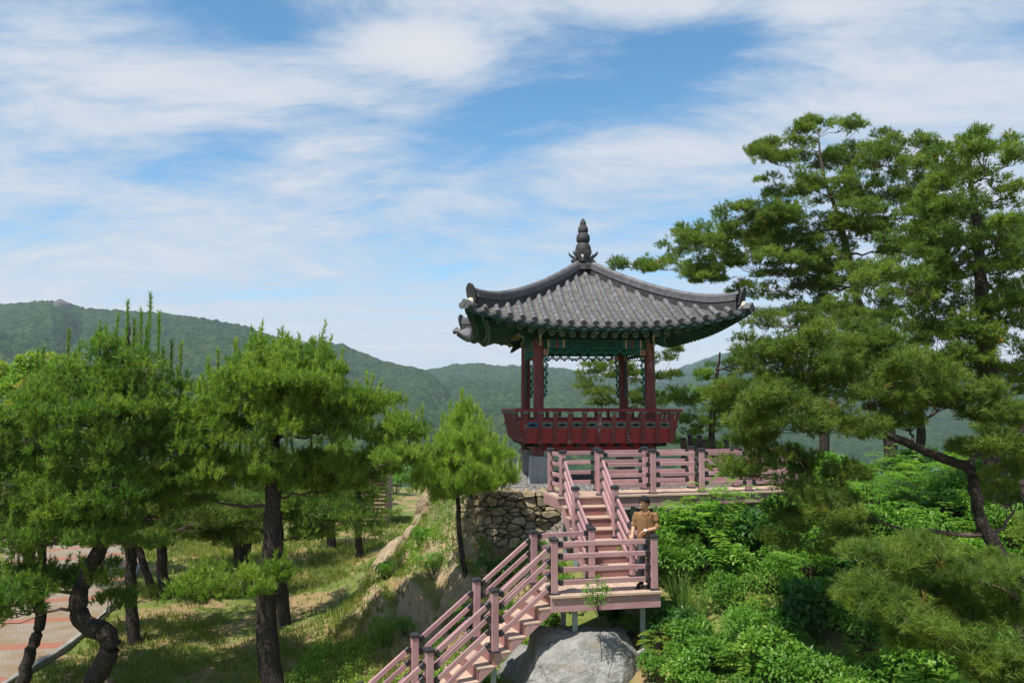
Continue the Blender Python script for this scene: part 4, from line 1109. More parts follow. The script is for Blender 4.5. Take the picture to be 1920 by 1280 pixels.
# loose stones along the top
for i in range(16):
    s = r_.uniform(.3, WL - .2); p = wmap(s, .02, -.05 - r_.uniform(0, .25))
    o = obj('cap_stone', rock_mesh('cap_stone', (r_.uniform(.10, .2), r_.uniform(.09, .15), r_.uniform(.05, .09)), 100 + i, 'wall_stone', 9, 2), wall, p - wo_, (0, 0, r_.uniform(0, 6)))

# ================================================================== shed and fence far behind the pines
sx0, sx1 = P(578, 940, 40).x, P(722, 940, 40).x
sh = thing('shed', 'small timber shed with horizontal log siding behind the pines', 'shed', ((sx0 + sx1) / 2, 41, gz((sx0 + sx1) / 2, 40)))
so = Vector(sh.location); hw = (sx1 - sx0) / 2
m = MB(); m.box((0, 0, 1.3), (hw * 2 - .1, 1.9, 2.6)); m.build('wall', 'shed_wood', sh)
for i in range(13):
    m = MB(); m.tube([(-hw, -.98, .12 + i * .2), (hw, -.98, .12 + i * .2)], .1, 8); m.build('siding_log', 'shed_wood', sh)
    m = MB(); m.tube([(hw, -1.0, .12 + i * .2), (hw, 1.0, .12 + i * .2)], .1, 8); m.build('siding_log', 'shed_wood', sh)
m = MB(); m.prism([(-hw - .3, -1.4, 2.6), (hw + .3, -1.4, 2.6), (hw + .3, 0, 3.2), (-hw - .3, 0, 3.2)], (0, 0, .08)); m.prism([(-hw - .3, 1.4, 2.6), (hw + .3, 1.4, 2.6), (hw + .3, 0, 3.2), (-hw - .3, 0, 3.2)], (0, 0, .08)); m.build('roof', 'brown_wood', sh)
fn = thing('lake_fence', 'pale grey post and rail fence beside the log shed', 'fence', (-13, 43, gz(-13, 43)))
fo = Vector(fn.location)
fx = np.linspace(P(405, 930, 43).x, P(500, 930, 43).x, 7)
for x in fx:
    z = gz(x, 43); m = MB(); m.box((0, 0, .6), (.14, .14, 1.5), bev=.01); m.build('post', 'concrete', fn, Vector((x, 43, z)) - fo)
for a, b in zip(fx[:-1], fx[1:]):
    for h in (.55, 1.05):
        p, q = Vector((a, 43, gz(a, 43) + h)), Vector((b, 43, gz(b, 43) + h)); d = q - p; m = MB(); m.box((0, 0, 0), (d.length, .06, .10)); objm('rail', m.mesh('rail', 'concrete'), fn, frame((p + q) / 2 - fo, d, UP))
# ================================================================== vegetation
def m_leaf(t, dark, mid, light, trans=.35, odd=None, rough=.5):
    at = t.node('ShaderNodeAttribute', attribute_name='tint').outputs['Fac']
    stops = [(0.0, dark), (.5, mid), (.97, light)]
    if odd: stops = [(0.0, dark), (.5, mid), (.94, light), (.985, odd)]
    col = t.ramp(at, stops)
    v = t.maprange(objrand(t), 0, 1, .88, 1.12, False); col = t.mix(1.0, col, v, 'MULTIPLY')
    d = bsdf(t, col, rough, spec=.35)
    tr = t.node('ShaderNodeBsdfTranslucent'); t.put(tr.inputs[0], t.mix(1.0, col, (1.15, 1.25, .55), 'MULTIPLY'))
    mx = t.node('ShaderNodeMixShader'); mx.inputs[0].default_value = trans
    t.l.new(d, mx.inputs[1]); t.l.new(tr.outputs[0], mx.inputs[2])
    return mx.outputs[0]
mat('needles', m_leaf, dark=(0.079, 0.143, 0.025), mid=(0.146, 0.225, 0.037), light=(0.241, 0.309, 0.053), trans=.5, odd=(0.396, 0.171, 0.059))
mat('needles_young', m_leaf, dark=(0.079, 0.171, 0.028), mid=(0.152, 0.258, 0.040), light=(0.287, 0.365, 0.064), trans=.5)
mat('needles_yellow', m_leaf, dark=(0.114, 0.222, 0.031), mid=(0.209, 0.337, 0.046), light=(0.381, 0.503, 0.089), trans=.5)
mat('leaves', m_leaf, dark=(0.077, 0.191, 0.030), mid=(0.150, 0.317, 0.043), light=(0.303, 0.454, 0.066), trans=.48, rough=.42)
mat('leaves_dark', m_leaf, dark=(0.041, 0.109, 0.028), mid=(0.073, 0.185, 0.041), light=(0.127, 0.255, 0.055), trans=.48, rough=.38)
mat('leaves_warm', m_leaf, dark=(0.110, 0.252, 0.033), mid=(0.205, 0.347, 0.045), light=(0.394, 0.425, 0.075), trans=.48, odd=(0.510, 0.300, 0.090))
mat('grass_blade', m_leaf, dark=(0.095, 0.143, 0.027), mid=(0.182, 0.225, 0.045), light=(0.345, 0.300, 0.090), trans=.48)
mat('reed_blade', m_leaf, dark=(0.090, 0.210, 0.033), mid=(0.165, 0.300, 0.053), light=(0.360, 0.450, 0.150), trans=.48)
def m_bark(t, a, b, c):
    pos = worldpos(t)
    q = t.mapping(pos, scale=(1, 1, .32)); v = t.voro(t.vmath('ADD', q, t.vmath('MULTIPLY', t.noise(q, 6, 3, out=1), (.08, .08, .08))), 30, 'DISTANCE_TO_EDGE')
    n = t.noise(q, 9, 5, .6)
    col = t.mix(n, a, b); col = t.mix(t.maprange(v, .02, .14), c, col)
    h = t.math('ADD', t.maprange(v, 0, .2), t.math('MULTIPLY', n, .5))
    return bsdf(t, col, .9, t.bump(h, .7, .015), spec=.15)
mat('bark', m_bark, a=(.048, .038, .030), b=(.085, .068, .055), c=(.022, .018, .015))
mat('bark_limb', m_bark, a=(.12, .085, .062), b=(.19, .145, .11), c=(.075, .055, .042))

def unit(v): return v / np.maximum(np.linalg.norm(v, axis=-1, keepdims=True), 1e-9)
def perp(a):
    r = np.where(np.abs(a[..., 2:3]) < .9, np.array([0, 0, 1.0]), np.array([1.0, 0, 0]))
    b = unit(np.cross(a, r)); return b, np.cross(a, b)
def sticks(a, b, ra, rb):
    """three-sided sticks from a to b as one vertex/face set"""
    d = unit(b - a); e1, e2 = perp(d); V = []
    for c, r in ((a, ra), (b, rb)):
        r = np.broadcast_to(np.asarray(r, float).reshape(-1, 1), (len(a), 1))
        for th in (0, 2.094, 4.189): V.append(c + (e1 * math.cos(th) + e2 * math.sin(th)) * r)
    V = np.stack(V, 1); n = len(a); o = (np.arange(n) * 6)[:, None, None]
    F = (np.array([[0, 1, 4, 3], [1, 2, 5, 4], [2, 0, 3, 5]])[None] + o).reshape(-1, 4)
    return V.reshape(-1, 3), F
def needles(pos, axis, r, n, ln=.10, wid=.008, shoot=.14, tint=None, spread=(22, 75)):
    """tufts of needles: one thin triangle each"""
    T = len(pos); e1, e2 = perp(axis)
    s = r.uniform(-.75, .25, (T, n)) * shoot
    ph = r.uniform(0, 2 * math.pi, (T, n)); an = np.radians(r.uniform(spread[0], spread[1], (T, n)))
    rad = e1[:, None] * np.cos(ph)[..., None] + e2[:, None] * np.sin(ph)[..., None]
    d = axis[:, None] * np.cos(an)[..., None] + rad * np.sin(an)[..., None]
    b = pos[:, None] + axis[:, None] * s[..., None]
    L = ln * r.uniform(.75, 1.2, (T, n, 1)); w = unit(np.cross(d, r.normal(size=(T, n, 3)))) * wid / 2
    tip = b + d * L; tip[..., 2] -= .006
    V = np.stack([b - w, b + w, tip], 2).reshape(-1, 3)
    F = np.arange(len(V)).reshape(-1, 3)
    tt = np.repeat((tint[:, None] + r.normal(0, .07, (T, n))).ravel(), 3)
    return V, F, tt
def tube_np(pts, rad, n=9, seed=0, rough=.0):
    m = MB(); m.tube(pts, rad, n); return m

def pine(label, trunk, pads, Y, seed, ntuft=34, nneedle=24, mat_n='needles', candles=(), ln=.115, wid=.0115, clump=.34, group=None, base=None, depth=.9, name='pine_tree', upright=.75, tintc=.42, sub=1.0, trunk_mat='bark', fill=.50, thin=False, shoots=0.0, spread=(22, 75)):
    r = np.random.default_rng(seed)
    tp = []
    for q in trunk:
        px, py, rad = q[:3]; yy = Y + (q[3] if len(q) > 3 else 0.0); p = P(px, py, yy); tp.append((p, rad))
    b0 = tp[0][0]; gzz = gz(b0.x, b0.y)
    if abs(b0.z - gzz) > .02:                      # stand the foot in the ground
        tp.insert(0, (Vector((b0.x - (tp[1][0].x - b0.x) * .2, b0.y, gzz - .15)), tp[0][1] * 1.12)) if gzz < b0.z else tp.__setitem__(0, (Vector((b0.x, b0.y, gzz - .15)), tp[0][1]))
    root = thing(name, label, 'pine tree', (tp[0][0].x, tp[0][0].y, tp[0][0].z + .15), 0, group)
    o = np.array(root.location)
    tpts = smooth_poly([tuple(p) for p, _ in tp], max(14, 5 * len(tp))); trad = np.interp(np.linspace(0, len(tp) - 1, len(tpts)), range(len(tp)), [q for _, q in tp])
    trad = trad * (1 + .10 * (fbm(np.arange(len(tpts)) * .6, seed, 0, 2, seed) - .5) * 2)
    trad[0] *= 1.25; tpts[1:-1, :2] += r.normal(0, .012, (len(tpts) - 2, 2))
    m = MB(); m.tube([Vector(p - o) for p in tpts], list(trad), 12); m.build('trunk', trunk_mat, root, smooth=True)
    SA, SB, SR = [], [], []; TP, TA, TT = [], [], []
    scale = Y / FPX
    pads = [(a[0], a[1], a[2], a[3] * 1.5, *a[4:]) for a in pads] + [(a[0] + r.normal(0, .35) * a[2], a[1] + r.normal(0, .5) * a[3] + .3 * a[3], a[2] * .75, a[3] * .9, r.choice((-1, 1)) * r.uniform(.6, 1.6) * depth) for a in pads if fill > r.random()]
    i0 = len(tpts) // 5; NP, NR, NPEN = tpts[i0:-1].copy(), trad[i0:-1].copy(), np.zeros(len(tpts) - 1 - i0)
    tx = np.array([[q[0], q[1]] for q in trunk]); pads.sort(key=lambda q: np.min(np.hypot(tx[:, 0] - q[0], tx[:, 1] - q[1])))
    for (px, py, rx, rz, *ex) in pads:
        rx, rz = rx * scale, rz * scale; dy = ex[0] if ex else r.uniform(-1, 1) * depth
        c = np.array(P(px, py, Y + dy)); ry = min(rx, 1.1) * .85
        dn = np.linalg.norm(NP - c, axis=1); cost = dn + 1.6 * np.maximum(0, NP[:, 2] - c[2] + .12 * dn) + NPEN
        i = int(np.argmin(cost)); a = NP[i]; L = np.linalg.norm(c - a)
        mid = a + (c - a) * .45 + np.array([r.normal(0, .12), r.normal(0, .12), -.10]) * min(L, 2.5) * .7
        end = c + np.array([0, 0, -.35 * rz])
        t_ = np.linspace(0, 1, 9)[:, None]; br = (1 - t_) ** 2 * a + 2 * t_ * (1 - t_) * mid + t_ ** 2 * end
        br[1:-1] += r.normal(0, .03 * min(1, L), (7, 3))
        r0 = min(NR[i] * .62, .012 + .015 * L + .012 * rx)
        limbs = MB(); limbs.tube([Vector(p - o) for p in br], list(np.linspace(r0, .009, 9)), 6); limbs.build('limb', 'bark_limb', root, smooth=True)
        NP = np.concatenate([NP, br[2:7]]); NR = np.concatenate([NR, np.linspace(r0, .009, 9)[2:7]]); NPEN = np.concatenate([NPEN, np.full(5, .12)])
        K = max(4, int(round(sub * rx * ry * 2.6 / clump ** 2 * .95)))
        for k in range(K):
            while True:
                u = r.uniform(-1, 1, 3)
                if (u ** 2).sum() < 1: break
            cc = c + u * np.array([rx, ry, rz]) * np.array([1, 1, .75])
            j = r.integers(4, 9); p0 = br[min(j, 8)]
            mm = (p0 + cc) / 2 + np.array([0, 0, -.08 * np.linalg.norm(cc - p0)]) + r.normal(0, .03, 3)
            SA += [p0, mm]; SB += [mm, cc]; SR += [.012, .009]
            nt = int(ntuft * r.uniform(.6, 1.3)); cr = clump * r.uniform(.7, 1.15)
            w = unit(r.normal(size=(nt, 3))) * (r.uniform(.35, 1, (nt, 1)) ** .6); w[:, 2] = np.abs(w[:, 2]) * .75 - .22
            tpos = cc + w * cr * np.array([1, 1, 1.0])
            ax = unit(w * .8 + np.array([0, 0, upright]) + r.normal(0, .25, (nt, 3)) + unit(cc - c) * .15)
            TP.append(tpos); TA.append(ax); TT.append(np.minimum(np.clip(tintc + .22 * r.normal() + r.normal(0, .12, nt), 0, .78) + (r.random(nt) < .008) * .6, 1))
            if shoots > r.random():                # a small upright shoot on this clump
                h = r.uniform(.14, .32); k2 = 5; q = cc + np.array([r.normal(0, .12), r.normal(0, .12), cr * .55]) + np.linspace(0, 1, k2)[:, None] * np.array([r.normal(0, .03), r.normal(0, .03), h])
                TP.append(q); TA.append(np.repeat(np.array([[0, 0, 1.0]]), k2, 0)); TT.append(np.full(k2, min(.78, tintc + .2)))
            sel = r.random(nt) < .12
            SA += list(np.repeat(cc[None], sel.sum(), 0)); SB += list(tpos[sel]); SR += [.005] * int(sel.sum())
    for (px, py, h) in candles:                    # upright leading shoots
        p1 = np.array(P(px, py, Y + r.uniform(-.5, .5))); h = h * scale; k = max(4, int(h / .045))
        p0 = p1 - np.array([r.normal(0, .05) * h, r.normal(0, .05) * h, h]); t_ = np.linspace(0, 1, k)[:, None]
        q = p0 + (p1 - p0) * t_; TP.append(q); TA.append(unit(np.repeat((p1 - p0)[None], k, 0) + r.normal(0, .03, (k, 3)))); TT.append(np.clip(tintc + .1 + r.normal(0, .1, k), 0, .9))
        
        cc = p0 - np.array([0, 0, .1]); nt = 16; w = unit(r.normal(size=(nt, 3))) * .22; w[:, 2] = np.abs(w[:, 2]) * 1.2 - .25
        TP.append(cc + w); TA.append(unit(w + np.array([0, 0, .5]))); TT.append(np.clip(tintc + r.normal(0, .1, nt), 0, .9))
        SA.append(p0 - np.array([0, 0, .7])); SB.append(p1); SR.append(.010)
    SA, SB, SR = np.array(SA), np.array(SB), np.array(SR)
    V, F = sticks(SA - o, SB - o, SR, SR * .7); tw = obj('twigs', fast_mesh('twigs', V, F, 'bark_limb'), root); tw['kind'] = 'stuff'
    TP, TA, TT = np.concatenate(TP), np.concatenate(TA), np.concatenate(TT)
    V, F, tt = needles(TP - o, TA, r, nneedle if thin else max(9, int(nneedle * .5)), ln, wid * (1.0 if thin else 1.7), .14, TT, spread); tt = np.clip(tt, 0, 1)
    cr_ = obj('crown', fast_mesh('crown', V, F, mat_n, tt), root); cr_['kind'] = 'stuff'
    return root

PG = 'pines on the lawn left of the knoll'
pine('bent dark pine with a kinked S-shaped trunk on the lawn beside the path', [(172, 1286, .205), (196, 1240, .20), (207, 1203, .195), (190, 1182, .19), (160, 1170, .185), (146, 1132, .17), (160, 1085, .16), (190, 1020, .14), (212, 960, .125), (222, 900, .105), (215, 830, .085), (232, 740, .055), (240, 660, .03), (243, 610, .015)],
     [(150, 705, 70, 40), (235, 670, 50, 45), (215, 720, 80, 40), (290, 740, 70, 38), (80, 770, 80, 40), (185, 790, 100, 42), (30, 825, 80, 42), (120, 865, 90, 40), (255, 845, 90, 42), (330, 820, 60, 36), (55, 925, 90, 38), (165, 945, 95, 36), (295, 915, 80, 36), (-20, 990, 80, 40), (90, 1000, 60, 28), (235, 1000, 70, 28), (55, 1085, 95, 28), (135, 1078, 60, 24), (10, 1140, 60, 24), (200, 1075, 30, 18), (-30, 870, 60, 40), (215, 1120, 28, 14), (200, 640, 40, 30), (215, 765, 70, 34, -1.0), (185, 850, 80, 34, -1.0), (225, 905, 70, 34, -.9), (160, 1000, 60, 26, -.8), (236, 700, 50, 30, -.7)],
     16.8, 101, 36, 26, 'needles_young', [(240, 565, 85), (283, 552, 95), (265, 582, 60), (299, 585, 70), (130, 618, 60), (188, 608, 60), (222, 590, 60), (252, 600, 50), (70, 655, 45), (82, 650, 40), (322, 640, 45), (340, 645, 40), (215, 625, 40), (275, 610, 50), (306, 650, 40), (150, 640, 40)], upright=1.4, tintc=.42, shoots=.5, spread=(14, 62))
pine('broad spreading pine with tiered yellow-green crown and thick dark trunk on the lawn', [(516, 1300, .235), (502, 1220, .225), (500, 1110, .205), (510, 1010, .19), (512, 910, .165), (515, 830, .12), (505, 750, .08), (488, 690, .045), (480, 650, .02)],
     [(400, 885, 80, 26), (470, 880, 80, 26), (560, 875, 90, 28), (640, 880, 90, 28), (705, 868, 60, 28), (365, 850, 60, 30), (400, 780, 80, 32), (480, 770, 90, 36), (570, 750, 100, 36), (650, 775, 80, 34), (715, 800, 55, 30), (745, 838, 45, 22), (430, 715, 80, 34), (520, 700, 85, 36), (600, 715, 65, 32), (470, 670, 55, 26), (540, 665, 35, 24), (600, 668, 30, 22), (640, 720, 50, 26), (690, 760, 50, 24), (450, 1082, 85, 20), (385, 1100, 60, 18), (510, 1080, 40, 14), (365, 920, 50, 22), (340, 790, 50, 32), (770, 800, 24, 12), (515, 690, 60, 32, -1.0), (470, 735, 60, 28, -.9), (560, 725, 60, 28, -.9), (515, 790, 60, 24, -.9), (440, 800, 60, 26, -.6), (600, 800, 60, 26, -.6), (500, 865, 60, 20, -.8)],
     16.9, 202, 38, 26, 'needles_yellow', [(472, 612, 55), (522, 622, 60), (530, 615, 45), (577, 650, 40), (610, 652, 40), (408, 655, 45), (440, 640, 40), (490, 640, 40), (500, 628, 45), (545, 640, 40), (390, 670, 35), (620, 690, 30), (560, 690, 30), (460, 660, 36), (600, 640, 36)], upright=1.5, tintc=.5, shoots=.6, spread=(14, 60))
pine('slim leaning pine beside the brick path, trunk curving', [(42, 1288, .13), (56, 1225, .12), (74, 1172, .11), (76, 1120, .10), (78, 1050, .09), (84, 970, .07), (80, 880, .04)],
     [(10, 900, 70, 34), (70, 870, 60, 30), (-20, 960, 70, 36), (60, 1010, 60, 24), (120, 930, 50, 24)], 17.3, 303, 30, 22, 'needles_young', upright=.9)
pine('straight pine trunk standing behind the bent pine near the kerb', [(252, 1197, .155), (246, 1130, .145), (245, 1040, .135), (240, 960, .12), (252, 850, .08), (260, 780, .04)],
     [(280, 770, 70, 36), (340, 800, 70, 36), (220, 820, 70, 34), (335, 890, 80, 30), (290, 960, 80, 26), (200, 890, 70, 30), (360, 850, 50, 28), (380, 960, 60, 24), (150, 985, 80, 22), (210, 1005, 60, 18), (300, 1000, 60, 18), (110, 950, 70, 26)], 20.6, 404, 30, 20, 'needles', upright=.9)
pine('thin pine leaning left over the lawn by the kerb', [(290, 1118, .13), (272, 1065, .12), (258, 1020, .11), (250, 960, .09), (256, 900, .05)], [(250, 930, 60, 26), (300, 950, 60, 22), (200, 960, 60, 24), (170, 1000, 50, 20)], 25.6, 505, 26, 18, 'needles')
pine('dark pine with low drooping boughs in the middle of the lawn', [(305, 1100, .17), (304, 1040, .15), (302, 980, .13), (310, 900, .09), (320, 840, .04)], [(340, 985, 70, 22), (400, 995, 70, 20), (330, 930, 80, 26), (400, 930, 70, 26), (290, 900, 60, 26), (330, 1105, 60, 16), (360, 1130, 40, 14), (440, 965, 50, 22), (380, 955, 80, 24), (450, 1000, 60, 18), (480, 960, 60, 20), (250, 985, 60, 20)], 25.4, 606, 28, 18, 'needles')
pine('twin-stemmed pine further back on the lawn', [(446, 1062, .17), (445, 1010, .16), (440, 950, .13), (430, 880, .08)], [(400, 870, 70, 28), (450, 850, 70, 28), (430, 930, 60, 22), (490, 900, 50, 22), (400, 980, 60, 18), (440, 985, 50, 14), (360, 950, 60, 22)], 29.6, 707, 24, 16, 'needles')
pine('pine stem beside its twin further back on the lawn', [(462, 1062, .16), (464, 1010, .15), (472, 950, .13), (480, 880, .08)], [(520, 880, 60, 26), (480, 850, 60, 26), (540, 920, 50, 20), (510, 970, 60, 18), (560, 960, 50, 18)], 29.8, 717, 24, 16, 'needles')
pine('pine standing close behind the broad spreading pine', [(533, 1166, .19), (527, 1090, .17), (523, 1010, .15), (520, 930, .12), (530, 850, .06)], [(570, 955, 70, 22), (620, 940, 60, 22), (560, 880, 80, 28), (620, 860, 70, 28), (500, 950, 60, 20), (660, 955, 50, 18), (600, 985, 60, 16), (560, 1000, 50, 14), (680, 985, 40, 14)], 22.2, 808, 28, 18, 'needles_young')
pine('slender pine in the back row in front of the log shed', [(676, 1052, .15), (672, 1000, .14), (672, 940, .12), (668, 870, .06)], [(640, 900, 60, 22), (700, 930, 50, 20), (690, 880, 60, 24), (650, 950, 50, 16), (720, 960, 26, 12)], 30.2, 909, 26, 16, 'needles_yellow')
pine('stout pine in the back row left of the log shed', [(622, 1028, .20), (620, 980, .18), (615, 930, .15), (610, 870, .08)], [(590, 890, 60, 24), (640, 880, 60, 24), (600, 930, 60, 16), (640, 940, 50, 14)], 33.2, 919, 24, 16, 'needles')
pine('young upright pine on the cliff between the stairs and the knoll', [(874, 1098, .068), (867, 1045, .062), (862, 985, .056), (858, 930, .05), (861, 870, .04), (865, 800, .025), (867, 750, .012)],
     [(863, 800, 32, 28), (834, 835, 38, 22), (895, 830, 38, 22), (812, 868, 42, 22), (860, 862, 46, 24), (916, 860, 42, 22), (808, 902, 44, 16), (860, 908, 48, 16), (914, 900, 46, 16), (866, 768, 18, 22), (786, 892, 26, 14), (942, 890, 24, 14), (850, 835, 40, 24, -.4), (885, 880, 44, 20, -.4), (835, 885, 44, 20, -.4)],
     19.0, 111, 24, 20, 'needles_yellow', [(866, 732, 50), (844, 756, 50), (884, 748, 45), (872, 750, 40), (902, 772, 40), (830, 778, 40), (920, 785, 35), (855, 760, 40), (895, 760, 36)], clump=.25, upright=1.7, tintc=.55, fill=.35, shoots=.7, spread=(10, 50), thin=True, ln=.15, wid=.011)

pine('tall old pine with wide layered crown right of the pavilion', [(1674, 1010, .25), (1676, 930, .23), (1666, 810, .21), (1650, 700, .19), (1626, 610, .16), (1606, 560, .14), (1590, 480, .11), (1570, 400, .08), (1545, 330, .05), (1535, 260, .025)],
     [(1540, 232, 42, 20), (1500, 240, 22, 12), (1425, 275, 45, 16), (1475, 282, 55, 20), (1590, 235, 26, 12), (1600, 300, 60, 26), (1650, 262, 40, 18), (1670, 300, 60, 26), (1725, 285, 50, 26), (1480, 345, 65, 24), (1560, 355, 75, 30), (1640, 365, 75, 34), (1430, 398, 65, 24), (1375, 400, 36, 16), (1500, 425, 75, 30), (1590, 435, 75, 30), (1340, 440, 55, 22), (1285, 438, 42, 18), (1262, 470, 34, 18), (1390, 468, 75, 26), (1460, 495, 75, 26), (1300, 495, 55, 22), (1335, 515, 50, 16), (1235, 495, 30, 16), (1535, 520, 65, 24), (1420, 540, 45, 15), (1215, 495, 26, 14), (1158, 492, 16, 8), (1700, 380, 50, 26), (1680, 460, 60, 28), (1620, 520, 60, 24), (1560, 585, 60, 26), (1640, 575, 60, 26), (1700, 560, 55, 26), (1500, 560, 50, 20), (1440, 440, 50, 20), (1540, 470, 60, 24), (1750, 340, 50, 26), (1610, 410, 60, 26), (1470, 390, 50, 20), (1530, 300, 50, 20), (1600, 350, 50, 22), (1400, 432, 50, 18), (1680, 415, 50, 22), (1560, 490, 55, 22), (1490, 465, 55, 20), (1350, 480, 50, 18)],
     26.0, 1001, 38, 22, 'needles', clump=.36, depth=1.4, upright=.6, tintc=.40, trunk_mat='bark_limb')
pine('tall pine with straight dark trunk at the right edge', [(1905, 1045, .26), (1882, 960, .24), (1862, 860, .22), (1852, 740, .2), (1848, 640, .17), (1840, 540, .13), (1832, 440, .1), (1822, 340, .05), (1815, 260, .025)],
     [(1795, 255, 45, 18), (1860, 262, 48, 18), (1775, 300, 45, 24), (1840, 320, 55, 28), (1760, 380, 65, 30), (1830, 400, 65, 34), (1905, 420, 55, 34), (1720, 450, 65, 30), (1800, 480, 75, 34), (1885, 500, 65, 38), (1700, 540, 65, 30), (1770, 570, 75, 34), (1905, 580, 60, 34), (1650, 500, 45, 24), (1840, 640, 75, 34), (1740, 650, 75, 34), (1925, 680, 60, 36), (1960, 500, 60, 40), (1960, 600, 60, 40), (1680, 610, 60, 28), (1890, 360, 40, 24), (1790, 430, 60, 30), (1850, 560, 60, 34), (1800, 690, 70, 34), (1700, 690, 60, 28), (1880, 720, 60, 34), (1640, 660, 60, 28), (1740, 510, 55, 26), (1900, 300, 36, 20), (1870, 450, 50, 28), (1760, 335, 40, 22), (1930, 540, 50, 30), (1820, 610, 60, 30)],
     17.5, 1102, 34, 24, 'needles', depth=1.3, upright=.6, tintc=.38)
pine('low spreading pine with long bare limbs in front of the viewing deck', [(1912, 1110, .14), (1860, 1015, .11), (1833, 955, .10), (1822, 885, .09), (1770, 860, .075), (1700, 830, .065), (1630, 800, .06), (1560, 770, .04), (1500, 750, .025)],
     [(1450, 655, 65, 28), (1520, 645, 75, 32), (1600, 640, 85, 34), (1440, 722, 75, 32), (1530, 712, 85, 36), (1620, 700, 85, 36), (1700, 695, 75, 34), (1780, 740, 85, 36), (1870, 760, 80, 38), (1415, 770, 60, 28), (1500, 788, 80, 32), (1590, 785, 80, 32), (1690, 775, 75, 32), (1425, 832, 70, 28), (1395, 868, 45, 22), (1500, 860, 60, 26), (1545, 905, 75, 32), (1515, 960, 60, 28), (1580, 955, 60, 28), (1890, 880, 50, 34), (1850, 830, 60, 26), (1490, 1005, 45, 22), (1560, 1020, 40, 18), (1920, 800, 60, 36)],
     13.0, 1203, 32, 24, 'needles', depth=.8, thin=True, fill=.6, clump=.30, upright=.6, tintc=.45, wid=.0125)
pine('foreground pine boughs hanging over the bushes in the lower right', [(2010, 1290, .16), (1990, 1180, .14), (1965, 1060, .11), (1935, 960, .08), (1920, 900, .05)],
     [(1640, 1035, 70, 28), (1720, 1040, 80, 32), (1810, 1050, 85, 34), (1890, 1060, 70, 34), (1655, 1105, 70, 30), (1740, 1115, 80, 34), (1830, 1130, 85, 36), (1905, 1140, 60, 36), (1715, 1165, 50, 26), (1860, 1200, 65, 34), (1785, 1195, 55, 26), (1905, 1262, 60, 34), (1840, 1270, 50, 24), (1960, 1000, 60, 40)],
     10.0, 1304, 30, 30, 'needles', depth=.6, thin=True, fill=.5, clump=.26, upright=.55, tintc=.42, wid=.0085)
pine('dark pine seen between the columns behind the pavilion', [(1170, 850, .16), (1168, 780, .14), (1165, 710, .10), (1160, 650, .05)], [(1100, 722, 32, 14), (1150, 690, 42, 14), (1140, 742, 48, 18), (1200, 705, 40, 14), (1228, 668, 42, 12), (1245, 700, 30, 12), (1265, 648, 25, 10), (1110, 690, 30, 12), (1215, 745, 40, 16)], 30.0, 1405, 26, 16, 'needles', wid=.014)
pine('sparse pale pine behind the right corner of the pavilion', [(1332, 855, .13), (1336, 770, .1), (1345, 700, .06), (1350, 660, .03)], [(1290, 742, 45, 18), (1340, 700, 42, 18), (1385, 685, 38, 20), (1310, 790, 55, 22), (1370, 765, 55, 22), (1405, 720, 38, 20), (1290, 830, 36, 12), (1340, 830, 40, 14), (1400, 790, 40, 20)], 28.0, 1506, 26, 16, 'needles_yellow', wid=.014)
pine('slim pine growing behind the viewing deck', [(1548, 1000, .16), (1546, 880, .15), (1545, 760, .13), (1544, 680, .09), (1530, 600, .04)], [(1430, 602, 45, 22), (1500, 592, 55, 24), (1480, 640, 55, 24), (1560, 622, 55, 28), (1610, 590, 40, 22), (1440, 660, 50, 22), (1400, 640, 30, 16), (1620, 650, 50, 26)], 23.5, 1607, 28, 18, 'needles', wid=.0125)
pine('bare-stemmed pine in the shade at the back of the thicket', [(1722, 940, .17), (1724, 880, .16), (1726, 800, .13), (1720, 720, .08)], [(1690, 740, 60, 24), (1740, 720, 60, 24), (1770, 700, 50, 22)], 25.5, 1708, 24, 16, 'needles', wid=.0125)

# ------------------------------------------------------------------ broad-leaved plants
def leafset(pos, d, up, ln, wd, r, tint):
    """folded diamond leaves: 2 quads each along d with normals near up"""
    d = unit(d); s = unit(np.cross(d, up)); n = np.cross(s, d)
    ln = np.asarray(ln).reshape(-1, 1); wd = np.asarray(wd).reshape(-1, 1)
    a = pos; b = pos + d * ln * .45 + s * wd * .5 + n * wd * .18; c = pos + d * ln - n * ln * .12; e = pos + d * ln * .45 - s * wd * .5 + n * wd * .18
    k = pos + d * ln * .5
    V = np.stack([a, b, c, e, k], 1).reshape(-1, 3); o = (np.arange(len(pos)) * 5)[:, None, None]
    F = (np.array([[0, 1, 4], [1, 2, 4], [0, 4, 3], [4, 2, 3]])[None] + o).reshape(-1, 3)
    return V, F, np.repeat(tint, 5)
def join(sets):
    V, F, T = [], [], []; o = 0
    for v, f, t in sets: V.append(v); F.append(f + o); T.append(t); o += len(v)
    return np.concatenate(V), np.concatenate(F), np.concatenate(T)
def rv(r, n): return unit(r.normal(size=(n, 3)))
